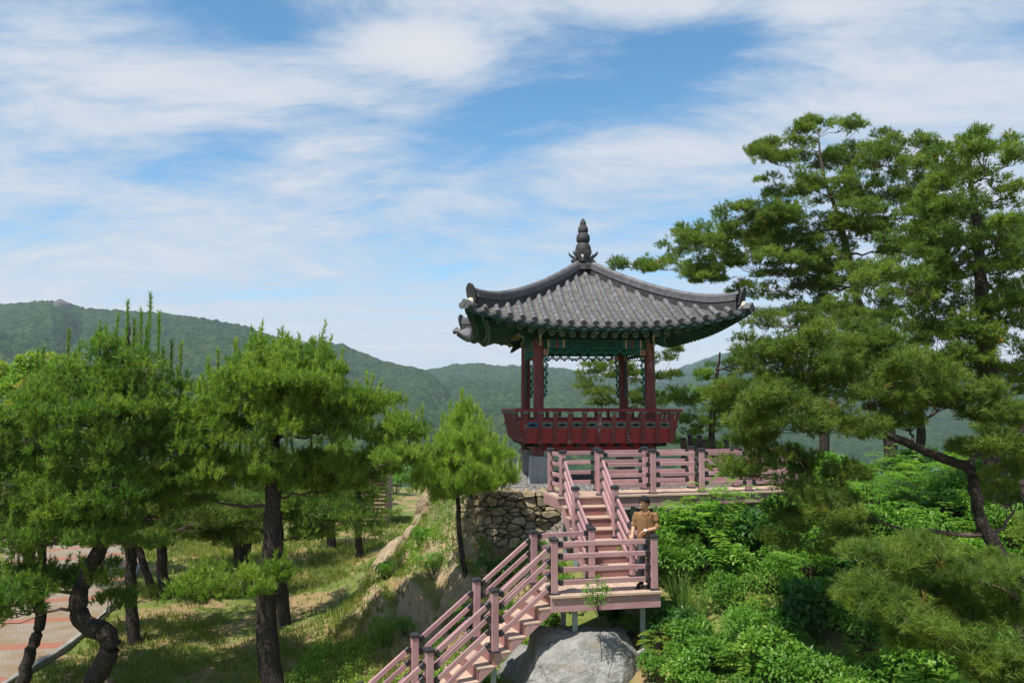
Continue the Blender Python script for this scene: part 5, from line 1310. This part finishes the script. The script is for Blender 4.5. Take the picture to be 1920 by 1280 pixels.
def shrub_mesh(seed, n=900, size=.55, ln=.085, wd=.045, tall=1.0, lobes=7, m='leaves'):
    r = np.random.default_rng(seed); sets = []; st = []
    for k in range(lobes):
        a = r.uniform(0, 6.28); q = r.uniform(.15, .75) if k else 0
        c = np.array([math.cos(a) * q * size, math.sin(a) * q * size, size * tall * r.uniform(.45, 1.15)]); cr = size * r.uniform(.35, .55)
        st.append((np.array([c[0] * .15, c[1] * .15, -.1]), c))
        w = rv(r, n // lobes); w[:, 2] = np.abs(w[:, 2]) * 1.1 - .35; rad = r.uniform(.45, 1.0, (len(w), 1)) ** .5
        pos = c + w * rad * cr; d = unit(w * .7 + r.normal(0, .5, w.shape) + np.array([0, 0, -.05])); up = unit(w * .5 + np.array([0, 0, 1.0]) + r.normal(0, .3, w.shape))
        sets.append(leafset(pos, d, up, ln * r.uniform(.6, 1.25, len(w)), wd * r.uniform(.7, 1.2, len(w)), r, np.clip(.45 + .12 * r.normal() + r.normal(0, .16, len(w)), 0, 1)))
    return sets, st
def frond_mesh(seed, n=34, size=.6, m='leaves'):
    """pinnate fronds arching from a few stems"""
    r = np.random.default_rng(seed); sets = []; st = []
    for k in range(n):
        a = r.uniform(0, 6.28); q = r.uniform(0, .55) * size; L = size * r.uniform(.45, .8)
        b = np.array([math.cos(a) * q, math.sin(a) * q, size * r.uniform(.35, 1.15)]); out = np.array([math.cos(a + r.normal(0, .5)), math.sin(a + r.normal(0, .5)), .55])
        if k % 3 == 0: st.append((np.array([b[0] * .2, b[1] * .2, -.1]), b))
        t = np.linspace(.15, 1, 8)[:, None]; mid = b + unit(out) * L * t + np.array([0, 0, -1]) * (L * .5) * t ** 2
        s = unit(np.cross(out, [0, 0, 1.0])); tn = np.clip(.5 + .16 * r.normal(), 0, 1)
        for sg in (-1, 1):
            d = unit(sg * s + unit(out) * .5 + np.array([0, 0, -.15])) + r.normal(0, .1, (8, 3))
            sets.append(leafset(mid, d, np.repeat(np.array([[0, 0, 1.0]]), 8, 0), L * .30 * np.sin(np.linspace(.6, 2.6, 8)), np.full(8, L * .095), r, np.clip(tn + r.normal(0, .08, 8), 0, 1)))
    return sets, st
def blade_mesh(seed, n=160, h=.9, wid=.016, spread=.35, droop=.6):
    r = np.random.default_rng(seed); a = r.uniform(0, 6.28, n); q = r.uniform(0, .12, n); L = h * r.uniform(.5, 1.1, n)
    b = np.stack([np.cos(a) * q, np.sin(a) * q, np.zeros(n) - .05], 1); out = np.stack([np.cos(a), np.sin(a), np.zeros(n)], 1); lean = r.uniform(.1, 1, n) * spread
    s = np.cross(out, [0, 0, 1.0]); V = []
    for t in (0, .35, .7, 1.0):
        c = b + out * (lean * L * (t + .8 * t * t))[:, None] + np.array([0, 0, 1.0]) * (L * (t - droop * lean * t * t))[:, None]
        w = wid * (1 - .9 * t) / 2; V += [c - s * w, c + s * w]
    V = np.stack(V, 1).reshape(-1, 3); o = (np.arange(n) * 8)[:, None, None]
    F4 = np.array([[0, 1, 3], [0, 3, 2], [2, 3, 5], [2, 5, 4], [4, 5, 7], [4, 7, 6]]); F = (F4[None] + o).reshape(-1, 3)
    return V, F, np.repeat(np.clip(.5 + .2 * r.normal(size=n), 0, 1), 8)
def plumes(seed, n=26, h=.9):
    """fine feathery upright shoots"""
    r = np.random.default_rng(seed); TP, TA = [], []
    for k in range(n):
        a = r.uniform(0, 6.28); q = r.uniform(0, .22); L = h * r.uniform(.5, 1.05); d = unit(np.array([math.cos(a) * .3, math.sin(a) * .3, 1.0])); t = np.linspace(.15, 1, 16)[:, None]
        p = np.array([math.cos(a) * q, math.sin(a) * q, 0]) + d * L * t; TP.append(p); TA.append(np.repeat(d[None], 16, 0))
    TP, TA = np.concatenate(TP), np.concatenate(TA)
    return needles(TP, TA, r, 14, .10, .009, .06, np.clip(.55 + .15 * r.normal(size=len(TP)), 0, 1), (15, 50))
def plant_proto(kind, seed, m, **kw):
    if kind == 'shrub': sets, st = shrub_mesh(seed, **kw)
    elif kind == 'frond': sets, st = frond_mesh(seed, **kw)
    else: sets, st = None, []
    if kind == 'reed': V, F, T = blade_mesh(seed, **kw)
    elif kind == 'plume': V, F, T = plumes(seed, **kw)
    else: V, F, T = join(sets)
    lm = fast_mesh('foliage', V, F, m, T); sm_ = None
    if st:
        a = np.array([s[0] for s in st]); b = np.array([s[1] for s in st]); v, f = sticks(a, b, .014, .006); sm_ = fast_mesh('stems', v, f, 'bark')
    return lm, sm_
PROTO = {
    'round': [plant_proto('shrub', s, 'leaves', n=1500, size=.55) for s in (1, 2, 3)],
    'dark': [plant_proto('shrub', s, 'leaves_dark', n=700, size=.5, ln=.14, wd=.07, tall=1.1) for s in (11, 12)],
    'frond': [plant_proto('frond', s, 'leaves', n=60, size=.62) for s in (21, 22, 23)],
    'warm': [plant_proto('frond', s, 'leaves_warm', n=44, size=.5) for s in (31, 32)],
    'fine': [plant_proto('shrub', s, 'leaves', n=2200, size=.5, ln=.05, wd=.028, lobes=9) for s in (41, 42)],
    'reed': [plant_proto('reed', s, 'reed_blade') for s in (51, 52)],
    'plume': [plant_proto('plume', s, 'reed_blade') for s in (61, 62)],
    'weed': [plant_proto('shrub', s, 'leaves', n=260, size=.2, ln=.05, wd=.03, lobes=4) for s in (71, 72, 73)]}
NAMES = {'round': ('leafy_shrub', 'shrub'), 'dark': ('glossy_shrub', 'shrub'), 'frond': ('pinnate_shrub', 'shrub'), 'warm': ('sumac_shrub', 'shrub'), 'fine': ('small_leaved_shrub', 'shrub'), 'reed': ('reed_clump', 'grass clump'), 'plume': ('feathery_plant', 'plant'), 'weed': ('weed', 'weed')}
def plant(kind, v, x, y, s, rz, label, group=None, dz=0.0, sz=1.0, z=None):
    lm, sm_ = PROTO[kind][v % len(PROTO[kind])]; nm, cat = NAMES[kind]
    t = thing(nm, label, cat, (x, y, (gz(x, y) if z is None else z) + dz), rz, group); t.scale = (s, s, s * sz)
    f = obj('foliage', lm, t); f['kind'] = 'stuff'
    if sm_: obj('stems', sm_, t)
    return t
LAB = {'round': 'bright green leafy shrub crowded on the slope right of the stairs', 'dark': 'dark glossy large-leaved shrub among the bushes right of the stairs', 'frond': 'green shrub with feather-shaped leaves on the slope right of the stairs',
       'warm': 'yellow-green sumac with orange-tinted new leaves on the slope right of the stairs', 'fine': 'dense small-leaved green bush on the slope right of the stairs', 'reed': 'clump of long arching grass blades right of the landing', 'plume': 'feathery bright green upright plant under the viewing deck'}
r_ = np.random.default_rng(77); spots = []
tries = 0
while len(spots) < 165 and tries < 9000:
    tries += 1
    y = r_.uniform(9.0, 24.5); x = r_.uniform(2.6, 16)
    if x > y * .68 + .6 or x < 2.95 + max(0, (17 - y)) * -.02: continue
    if 17.9 < y - .24 * (x - 2) < 19.9 and x < 7.6: continue                # under the deck
    if y - .24 * (x - 2) >= 19.9 and x < 7.4: continue
    dmin = .42 + .012 * y + .04 * max(0, y - 16)
    if all((x - a) ** 2 + (y - b) ** 2 > dmin ** 2 for a, b in spots): spots.append((x, y))
for i, (x, y) in enumerate(spots):
    u = r_.random(); near_l = x < 4.0
    kind = ('reed' if u < .45 else 'plume' if u < .6 else 'round') if near_l and 14.6 < y < 17.6 else ('warm' if u < .24 else 'round' if u < .60 else 'frond' if u < .70 else 'fine' if u < .95 else 'dark')
    if y > 17 and kind == 'warm': kind = 'frond'
    plant(kind, i, x, y, r_.uniform(.7, 1.35) * (1.3 if y > 16.5 else 1), r_.uniform(0, 6.28), LAB[kind], 'thicket on the slope: ' + NAMES[kind][0].replace('_', ' ') + 's', -.05)
# plants with a place of their own
plant('frond', 1, P(1345, 960, 18.0).x, 18.0, 1.5, 1.0, 'tall shrub with long feathery leaves rising against the deck edge', sz=1.35)
plant('dark', 0, P(1300, 985, 17.9).x, 17.9, 1.25, 2.0, 'dark large-leaved bush in the shade below the deck edge', sz=1.1)
plant('plume', 0, P(1345, 1000, 17.4).x, 17.4, 1.1, .4, 'bright feathery plant standing just below the deck')
plant('plume', 1, P(1270, 1040, 17.0).x, 17.0, 1.2, .4, 'bright feathery plant beside the landing post')
plant('reed', 0, P(1275, 1060, 16.2).x, 16.2, 1.15, .4, 'tall clump of grass beside the landing corner')
plant('dark', 1, P(1240, 1000, 18.3).x, 18.3, 1.2, 4.0, 'dark bush in the shade behind the man')
for i, (px, Y, s, lb) in enumerate(((1035, 16.6, .75, 'leafy bush under the left end of the landing'), (1150, 16.3, .65, 'leafy bush on top of the boulder between the landing legs'), (1185, 16.1, .5, 'small bush at the right leg of the landing'), (1060, 17.2, .8, 'bush behind the landing below the upper stairs'))):
    p = P(px, 1160, Y); plant(('round', 'dark', 'round', 'round')[i], i, p.x, p.y, s, i * 1.3, lb, dz=(0, .22, .12, .1)[i])
for i, (x, y, s, lb) in enumerate(((-.35, 18.6, .9, 'dark bush at the foot of the stone wall beside the young pine'), (.45, 18.9, .8, 'leafy bush below the stone wall'), (.9, 18.3, .7, 'bush beside the upper stairs below the stone wall'), (-.9, 18.0, .8, 'grassy bush in the shade right of the young pine'), (.1, 17.6, .75, 'leafy bush behind the lower stairs'))):
    plant(('dark', 'round', 'fine', 'frond', 'round')[i], i, x, y, s, i * 2.1, lb)
for i, (k_, px, py, Y, s, lb) in enumerate((('warm', 1240, 1255, 15.2, .9, 'leafy plant with drooping yellow-green leaves right of the boulder'), ('round', 1222, 1290, 14.6, .7, 'low green bush in front of the boulder corner'), ('dark', 1262, 1200, 15.6, .9, 'dark bush below the landing corner'), ('frond', 1225, 1180, 16.3, .7, 'leafy plant behind the right landing leg'), ('round', 1290, 1280, 14.2, .9, 'bright bush at the foot of the slope by the boulder'), ('warm', 1250, 1310, 13.6, .8, 'yellow-green plant below the boulder'))):
    p = P(px, py, Y); plant(k_, i, p.x, p.y, s, i * 1.1, lb)
cl = [('fine', -1.9, 20.4, .8, 'bush left of the young pine on the cliff'), ('round', -2.5, 22.2, .7, 'bush growing in the middle of the cliff'), ('plume', -2.9, 18.4, .8, 'bright grassy tuft on the cliff slope'), ('fine', -2.4, 18.6, .6, 'low bush on the slope left of the stairs'), ('round', -3.4, 21.5, .6, 'low leafy bush at the cliff foot'), ('reed', -2.0, 24.6, .9, 'clump of long grass on the cliff top'), ('frond', -1.5, 23.0, .6, 'leafy plant on the cliff top beside the gravel'), ('reed', -1.3, 18.2, .8, 'clump of dark grass below the young pine'), ('round', -1.6, 17.4, .55, 'low bush behind the lower stair rail'), ('round', -3.3, 24.6, .7, 'bush between the tan rock ribs of the cliff')]
for i, (k_, x, y, s, lb) in enumerate(cl): plant(k_, i, x, y, s, i * 1.7, lb)
# far broad-leaved bushes behind the lawn
for i, (px, Y, s) in enumerate(((330, 46, 3.4), (470, 47, 3.0), (545, 44, 3.2), (620, 48, 3.6), (690, 50, 3.0), (180, 48, 3.8), (60, 45, 3.8), (740, 56, 2.6))):
    x = P(px, 950, Y).x; plant(('round', 'fine')[i % 2], i, x, Y, s, i, 'light green broad-leaved bush at the far edge of the lawn', 'bushes along the far edge of the lawn')
# bright broad-leaved tree on the far left
def leaf_tree(label, px, pyb, Y, lobes, seed, m, ln=.13):
    r = np.random.default_rng(seed); x = P(px, pyb, Y).x; g = gz(x, Y); root = thing('broadleaf_tree', label, 'tree', (x, Y, g)); o = np.array([x, Y, g]); sets = []
    top = max(P(q[0], q[1], Y).z for q in lobes) - g
    mb_ = MB(); mb_.tube([Vector((0, 0, -.2)), Vector((.1, 0, top * .4)), Vector((-.05, .1, top * .8))], [.2, .15, .06], 10); mb_.build('trunk', 'bark', root, smooth=True); A, B = [], []
    for q in lobes:
        c = np.array(P(q[0], q[1], Y + r.uniform(-.8, .8))) - o; cr = q[2] * Y / FPX
        A.append(np.array([0, 0, top * .55])); B.append(c)
        for k in range(5):
            cc = c + rv(r, 1)[0] * cr * .6; n = 330; w = rv(r, n); w[:, 2] = np.abs(w[:, 2]) - .3; pos = cc + w * (r.uniform(.3, 1, (n, 1)) ** .5) * cr * .55
            sets.append(leafset(pos, unit(w + r.normal(0, .6, w.shape)), unit(np.array([0, 0, 1.0]) + w * .4 + r.normal(0, .3, w.shape)), np.full(n, ln), np.full(n, ln * .6), r, np.clip(.6 + r.normal(0, .15) + r.normal(0, .12, n), 0, 1)))
    V, F, T = join(sets); c_ = obj('crown', fast_mesh('crown', V, F, m, T), root); c_['kind'] = 'stuff'
    v, f = sticks(np.array(A), np.array(B), .06, .02); obj('limbs', fast_mesh('limbs', v, f, 'bark'), root)
leaf_tree('bright yellow-green broad-leaved tree behind the bent pine', 55, 1000, 27, [(20, 700, 45), (75, 690, 45), (120, 700, 35), (40, 740, 50), (100, 740, 45), (-10, 750, 50), (60, 790, 55), (10, 810, 50)], 5, 'leaves_warm')
# sapling in front of the landing
sp_ = P(1128, 1195, 14.55); sap = thing('sapling', 'thin leafy sapling in front of the landing edge board', 'sapling', (sp_.x, sp_.y, sp_.z - .2))
r = np.random.default_rng(9); so_ = np.array(sap.location); tips = [np.array(P(px, py, 14.55 + r.uniform(-.12, .12))) - so_ for px, py in ((1118, 1085), (1102, 1100), (1132, 1098), (1110, 1112), (1126, 1110), (1138, 1108), (1098, 1115), (1118, 1125), (1108, 1130), (1130, 1122))]
stem = np.array([[0, 0, -.2], [-.03, 0, .35], [-.06, 0, .75]]); A = [stem[0], stem[1]] + [stem[2] + np.array([0, 0, -.1 * (i % 3)]) for i in range(10)]; B = [stem[1], stem[2]] + tips
v, f = sticks(np.array(A), np.array(B), .009, .004); obj('stem', fast_mesh('stem', v, f, 'bark'), sap); sets = []
for c in tips:
    w = rv(r, 60); sets.append(leafset(c + w * .11 * r.random((60, 1)), unit(w + np.array([0, 0, .4])), unit(np.array([0, 0, 1.0]) + w), np.full(60, .055), np.full(60, .026), r, np.clip(.5 + r.normal(0, .15, 60), 0, 1)))
V, F, T = join(sets); fo_ = obj('foliage', fast_mesh('foliage', V, F, 'leaves', T), sap); fo_['kind'] = 'stuff'

# ------------------------------------------------------------------ grass and low weeds
def scatter(n, x0, x1, y0, y1, seed, keep):
    r = np.random.default_rng(seed); x = r.uniform(x0, x1, n); y = y0 + (y1 - y0) * r.random(n) ** 1.3
    k = keep(x, y, r); return x[k], y[k], r
def grass(name, label, x, y, r, h, per, wid, m='grass_blade', lean=.6, tintc=.5):
    z = ground_z(x, y); n = len(x); b = np.repeat(np.stack([x, y, z - .01], 1), per, 0) + np.column_stack([r.normal(0, .05, (n * per, 2)), np.zeros(n * per)])
    a = r.uniform(0, 6.28, n * per); L = np.repeat(h, per) * r.uniform(.5, 1.2, n * per); d = np.stack([np.cos(a) * lean * r.random(n * per), np.sin(a) * lean * r.random(n * per), np.ones(n * per)], 1)
    s = np.stack([np.cos(a + 1.3), np.sin(a + 1.3), np.zeros(n * per)], 1) * (np.repeat(wid, per) / 2)[:, None]; tip = b + unit(d) * L[:, None]
    V = np.stack([b - s, b + s, tip], 1).reshape(-1, 3); t = np.clip(np.repeat(tintc + .35 * (fbm(b[:, 0] * .5, b[:, 1] * .5, 0, 3, 2) - .5) * 2 + r.normal(0, .1, n * per), 3), 0, 1)
    return tag(obj(name, fast_mesh(name, V, np.arange(len(V)).reshape(-1, 3), m, t)), label, 'grass', kind='stuff')
def keep_lawn(x, y, r):
    edge = np.interp(y, kp[:, 1], kp[:, 0]); d = fbm(x * .45, y * .45, 0, 4, 8)
    return (x > edge + .2) & (x > -y * .70 - 1) & (r.random(len(x)) < sstep(.40, .66, d) * .75 + .08)
x, y, r = scatter(60000, -19, -2.4, 12.5, 42, 3, keep_lawn)
grass('lawn_grass', 'sunlit tufty grass on the lawn under the pines', x, y, r, .10 + .004 * y, 3, .014 + .0009 * y, lean=.9)
def keep_cliff(x, y, r):
    d = fbm(x * .8, y * .8, 0, 4, 18); return (r.random(len(x)) < sstep(.42, .62, d))
x, y, r = scatter(10000, -4.6, .9, 16, 30, 4, lambda x, y, r: keep_cliff(x, y, r) & ~((y > 20.2) & (x > -1.0)) & ~((y < 17.0) & (x > -.6)))
grass('cliff_grass', 'long rough grass on the cliff and slope beside the stairs', x, y, r, np.full(len(x), .24), 3, np.full(len(x), .02), 'grass_blade', .9, .6)
def low_leaves(name, label, x, y, r, per, ln, m, rise=.12, tintc=.5):
    z = ground_z(x, y); n = len(x) * per; c = np.repeat(np.stack([x, y, z], 1), per, 0); w = rv(r, n); w[:, 2] = np.abs(w[:, 2])
    pos = c + w * np.array([.16, .16, rise * 2]) * r.random((n, 1)); T = np.clip(np.repeat(tintc + .3 * (fbm(x * .6, y * .6, 0, 3, 4) - .5) * 2 + r.normal(0, .08, len(x)), per) + r.normal(0, .1, n), 0, 1)
    V, F, T = leafset(pos, unit(w + r.normal(0, .5, w.shape)), unit(np.array([0, 0, 1.0]) + r.normal(0, .4, w.shape)), ln * r.uniform(.6, 1.3, n), ln * .55 * r.uniform(.7, 1.2, n), r, T)
    return tag(obj(name, fast_mesh(name, V, F, m, T)), label, 'ground cover', kind='stuff')
x, y, r = scatter(9500, -4.8, 1.2, 15.5, 28, 6, lambda x, y, r: keep_cliff(x + 5, y, r) & ~((y > 20.1) & (x > -1.2)) & ~((y < 16.6) & (x > -.3)))
low_leaves('cliff_weeds', 'low leafy weeds covering the cliff and the slope beside the stairs', x, y, r, 11, .068, 'leaves_warm', .14, .40)
x, y, r = scatter(600, -9, -3.5, 14, 30, 7, lambda x, y, r: keep_cliff(x * .8, y, r))
low_leaves('lawn_weeds', 'scattered leafy weeds in the lawn', x, y, r, 10, .05, 'leaves')
x, y, r = scatter(4500, 2.7, 17, 8.5, 26, 8, lambda x, y, r: (x < y * .70 + 1) & ~((y > 20.2) & (x < 7)))
low_leaves('thicket_floor', 'leafy ground cover filling the slope right of the stairs', x, y, r, 10, .10, 'leaves', .22, .4)
# ================================================================== the man on the landing
def m_skin(t):
    n = t.noise(objco(t), 20, 4, .6); return bsdf(t, t.mix(n, (.46, .25, .155), (.53, .30, .19)), .5, spec=.35)
def m_cloth(t, a, b, s=60):
    q = objco(t); n = t.noise(q, 7, 5, .6); w = t.noise(t.mapping(q, scale=(1, 1, .3)), 14, 4, .6)
    return bsdf(t, t.mix(t.maprange(n, .3, .7), a, b), .85, t.bump(w, .5, .02), spec=.15)
mat('skin', m_skin)
mat('shirt_cloth', m_cloth, a=(.215, .115, .055), b=(.265, .145, .07))
mat('denim', m_cloth, a=(.075, .078, .088), b=(.115, .118, .128))
mat('hair', m_cloth, a=(.010, .009, .010), b=(.022, .020, .020))
mat('shoe', m_cloth, a=(.015, .015, .016), b=(.03, .03, .03))
mat('eye_dark', m_cloth, a=(.02, .014, .01), b=(.02, .014, .01))
mat('lip', m_cloth, a=(.34, .13, .10), b=(.34, .13, .10))
mat('watch_white', m_cloth, a=(.75, .75, .75), b=(.7, .7, .7))

def blend(name, mbs, m, parent, voxel=.008, smooth=6):
    """fuse overlapping volumes into one continuous smooth surface"""
    me = mbs.mesh(name + '_src', m); o = bpy.data.objects.new(name + '_src', me); COL.objects.link(o)
    rm = o.modifiers.new('remesh', 'REMESH'); rm.mode = 'VOXEL'; rm.voxel_size = voxel
    if smooth:
        s = o.modifiers.new('smooth', 'SMOOTH'); s.factor = .5; s.iterations = smooth
    dg = bpy.context.evaluated_depsgraph_get(); ev = o.evaluated_get(dg); out = bpy.data.meshes.new_from_object(ev)
    bpy.data.objects.remove(o, do_unlink=True)
    out.polygons.foreach_set('use_smooth', [True] * len(out.polygons)); out.name = name
    if not out.materials: out.materials.append(MATS[m])
    return obj(name, out, parent)
def ellipsoid(mb_, c, r, M=None, n=18, k=12, f=None):
    vs = []
    for i in range(k + 1):
        ph = math.pi * i / k
        for j in range(n):
            th = 2 * math.pi * j / n; v = Vector((r[0] * math.sin(ph) * math.cos(th), r[1] * math.sin(ph) * math.sin(th), r[2] * math.cos(ph)))
            if f: v = f(v)
            if M: v = M @ v
            vs.append(v + Vector(c))
    mb_.add(vs, [(i * n + j, i * n + (j + 1) % n, (i + 1) * n + (j + 1) % n, (i + 1) * n + j) for i in range(k) for j in range(n)])
man = thing('person', 'man in brown short-sleeved shirt and grey jeans leaning on the landing rail', 'person', (2.585, 15.575, ZL + .002), R(-14)); man.rotation_euler.x = R(2.5)
HT = Vector((-.015, -.045, 1.612)); HM = (Matrix.Rotation(R(-38), 3, 'Z') @ Matrix.Rotation(R(10), 3, 'X'))
def jaw(v):
    z = v.z / .118
    if z < 0: v = Vector((v.x * (1 + .28 * z), v.y * (1 + .10 * z) - .012 * -z, v.z * 1.02))
    return v
b = MB()
b.tube([(0, .01, .90), (0, .01, 1.0), (0, .0, 1.12), (0, .0, 1.28), (0, .0, 1.38), (0, .0, 1.44)], [.15, .155, .14, .155, .15, .08], 20, flat=.66)
b.tube([(0, .005, 1.40), (0, -.005, 1.48), (-.005, -.02, 1.56), (-.01, -.03, 1.62)], [.075, .058, .054, .05], 14)
ellipsoid(b, HT, (.080, .100, .124), HM, f=jaw)
ellipsoid(b, HT + HM @ Vector((0, -.103, -.018)), (.013, .020, .026), HM, 10, 8)
for s_ in (-1, 1): ellipsoid(b, HT + HM @ Vector((s_ * .076, .008, -.012)), (.010, .020, .030), HM, 10, 8)
SHR, ELR, WRR = Vector((-.175, .01, 1.405)), Vector((-.235, .01, 1.16)), Vector((-.245, -.135, 1.03))
SHL, ELL, WRL = Vector((.175, .01, 1.405)), Vector((.225, -.03, 1.14)), Vector((-.02, -.175, 1.10))
for sh_, el, wr in ((SHR, ELR, WRR), (SHL, ELL, WRL)):
    b.tube([sh_ * .7 + Vector((0, 0, .395)), sh_ + Vector((0, 0, -.03)), (sh_ + el) / 2, el, el + (wr - el) * .3, wr], [.03, .045, .046, .040, .041, .027], 14)
def hand(wr, d, palm_n, curl, b, L=.095):
    """palm with four fingers and a thumb; d: pointing direction, palm_n: normal facing the thing held"""
    d = d.normalized(); n = (palm_n - d * palm_n.dot(d)).normalized(); s = d.cross(n)
    M = Matrix((s, d, n)).transposed()
    ellipsoid(b, wr + d * .045, (.040, .052, .015), M, 12, 8)
    b.tube([wr - d * .02, wr + d * .03], [.026, .024], 10)
    for i, (off, ln) in enumerate(((-.030, .066), (-.010, .076), (.011, .072), (.030, .056))):
        p = wr + d * .085 + s * off; q = [p - d * .02, p]; dr = d.copy()
        for k_, f in enumerate((.45, .32, .23)):
            dr = (dr + n * curl * (.8 + .15 * k_)).normalized(); q.append(q[-1] + dr * ln * f)
        b.tube(q, [.0095, .009, .0085, .008, .0065], 8)
    p = wr + d * .03 - s * .034; q = [p, p + (d * .5 - s * .8).normalized() * .028, p + (d * .9 - s * .75).normalized() * .058 + n * .008, p + (d - s * .45).normalized() * .08 + n * .02]
    b.tube(q, [.012, .011, .0095, .0075], 8)
hand(WRR, Vector((-.02, -.075, -.045)), Vector((0, -.35, -1)), .75, b)
hand(WRL, Vector((-.085, -.035, -.045)), Vector((-.1, -.4, -1)), .6, b)
HIP = [Vector((s_ * .088, .01, .90)) for s_ in (-1, 1)]; KNE = [Vector((-.10, -.02, .49)), Vector((.085, .0, .49))]; ANK = [Vector((-.115, .03, .08)), Vector((.075, .03, .08))]
for h_, k_, a_ in zip(HIP, KNE, ANK): b.tube([h_, (h_ + k_) / 2, k_, k_ + (a_ - k_) * .35, a_], [.085, .07, .052, .05, .036], 14)
for a_ in ANK: ellipsoid(b, a_ + Vector((0, -.06, -.04)), (.038, .11, .03), None, 12, 8)
body = blend('body', b, 'skin', man, .0095, 2)
s = MB()
s.tube([(0, .01, .86), (0, .01, .93), (0, .005, 1.05), (0, .0, 1.2), (0, .0, 1.32), (0, .0, 1.40), (0, .004, 1.455)], [.178, .178, .172, .180, .187, .170, .085], 22, flat=.70)
for sh_, el, wr in ((SHR, ELR, WRR), (SHL, ELL, WRL)):
    e2 = sh_ + (el - sh_) * .95; s.tube([sh_ * .6 + Vector((0, 0, .53)), sh_ + Vector((0, 0, -.02)), (sh_ + el) / 2, e2], [.055, .064, .066, .074], 14)
r_ = random.Random(3)
for i in range(9):                                        # soft folds
    a = r_.uniform(-2.6, -.5); z = r_.uniform(.9, 1.3); c = Vector((math.cos(a) * .165, math.sin(a) * .118, z)); s.tube([c, c + Vector((r_.uniform(-.05, .05), 0, .10)), c + Vector((r_.uniform(-.07, .07), .01, .2))], [.012, .016, .010], 8)
shirt = blend('shirt', s, 'shirt_cloth', man, .012, 4)
c = MB()
for s_ in (-1, 1):                                        # open collar and placket
    c.prism([(s_ * .075, -.02, 1.475), (s_ * .082, -.065, 1.455), (s_ * .055, -.118, 1.415), (s_ * .010, -.118, 1.385), (s_ * .03, -.085, 1.44), (s_ * .055, -.03, 1.49)], (0, -.012, .004))
c.box((.006, -.132, 1.22), (.028, .012, .32)); c.build('collar', 'shirt_cloth', shirt)
t_ = MB()
t_.tube([(0, .012, .80), (0, .012, .88), (0, .012, .98)], [.15, .162, .158], 20, flat=.70)
for h_, k_, a_ in zip(HIP, KNE, ANK): t_.tube([h_ + Vector((0, 0, .0)), (h_ + k_) / 2, k_, (k_ + a_) / 2, a_ + Vector((0, 0, .02))], [.098, .086, .072, .068, .064], 16)
blend('trousers', t_, 'denim', man, .013, 3)
for a_ in ANK:
    q = MB(); ellipsoid(q, (0, -.065, .045), (.046, .135, .05), None, 16, 10); q.box((0, -.065, .012), (.088, .27, .024), bev=.01); q.tube([(0, .02, .05), (0, .02, .10)], [.05, .045], 12)
    o = blend('shoe', q, 'shoe', man, .008, 3); o.location = (a_.x, a_.y, 0); o.rotation_euler = (0, 0, R(-16))
    q = MB(); q.box((0, -.065, .008), (.096, .28, .016), bev=.006); q.build('sole', 'eye_dark', o)
# hair cap with fringe
n, k = 28, 18; vs = []; rr = random.Random(8)
for i in range(k + 1):
    ph = math.pi * i / k
    for j in range(n):
        th = 2 * math.pi * j / n; w = 1 + rr.uniform(-.03, .05); v = Vector((.090 * math.sin(ph) * math.cos(th), .113 * math.sin(ph) * math.sin(th), .130 * math.cos(ph) + .010)) * w; vs.append(HM @ v + HT)
fs = []
for i in range(k):
    for j in range(n):
        th = 2 * math.pi * (j + .5) / n; ph = math.pi * (i + .5) / k; z = math.cos(ph); fr = -math.sin(th)
        lim = .38 if fr > .55 else (.05 if fr > .1 else (-.25 if fr > -.3 else -.5))
        if z > lim + rr.uniform(-.06, .06): fs.append((i * n + j, i * n + (j + 1) % n, (i + 1) * n + (j + 1) % n, (i + 1) * n + j))
q = MB(); q.add(vs, fs); q.build('hair', 'hair', man, smooth=True)
for s_ in (-1, 1):
    q = MB(); ellipsoid(q, HT + HM @ Vector((s_ * .032, -.090, .006)), (.014, .008, .006), HM, 10, 6); q.build('eye', 'eye_dark', man)
    q = MB(); q.box(HT + HM @ Vector((s_ * .032, -.095, .026)), (.036, .010, .007), HM); q.build('eyebrow', 'hair', man)
q = MB(); ellipsoid(q, HT + HM @ Vector((0, -.097, -.064)), (.022, .010, .008), HM, 10, 6); q.build('mouth', 'lip', man)
d = (WRL - ELL).normalized(); c0 = WRL - d * .02
q = MB(); q.tube([c0 - d * .012, c0 + d * .012], .036, 16); w_ = q.build('watch', 'watch_white', man, smooth='auto')
q = MB(); q.lathe([(.024, 0), (.024, .012)], 16); objm('watch_face', q.mesh('watch_face', 'watch_white'), w_, frame(c0 + Vector((.0, -.030, .018)), d, Vector((0, -.8, .6))))
# ================================================================== air between here and the hills
hm = bpy.data.materials.new('haze'); hm.use_nodes = True; HT_ = NT(hm.node_tree); HT_.n.clear()
pv = HT_.node('ShaderNodeVolumePrincipled'); pv.inputs['Color'].default_value = (.66, .82, 1.0, 1); pv.inputs['Density'].default_value = HAZE_DENSITY; pv.inputs['Anisotropy'].default_value = 0.0
ho = HT_.node('ShaderNodeOutputMaterial'); HT_.l.new(pv.outputs[0], ho.inputs['Volume']); MATS['haze'] = hm
mb = MB(); mb.box((0, 2100, 94), (7000, 4600, 306)); hz = mb.build('haze', 'haze'); hz['kind'] = 'stuff'; hz['label'] = 'pale summer haze in the air over the valley'; hz['category'] = 'haze'
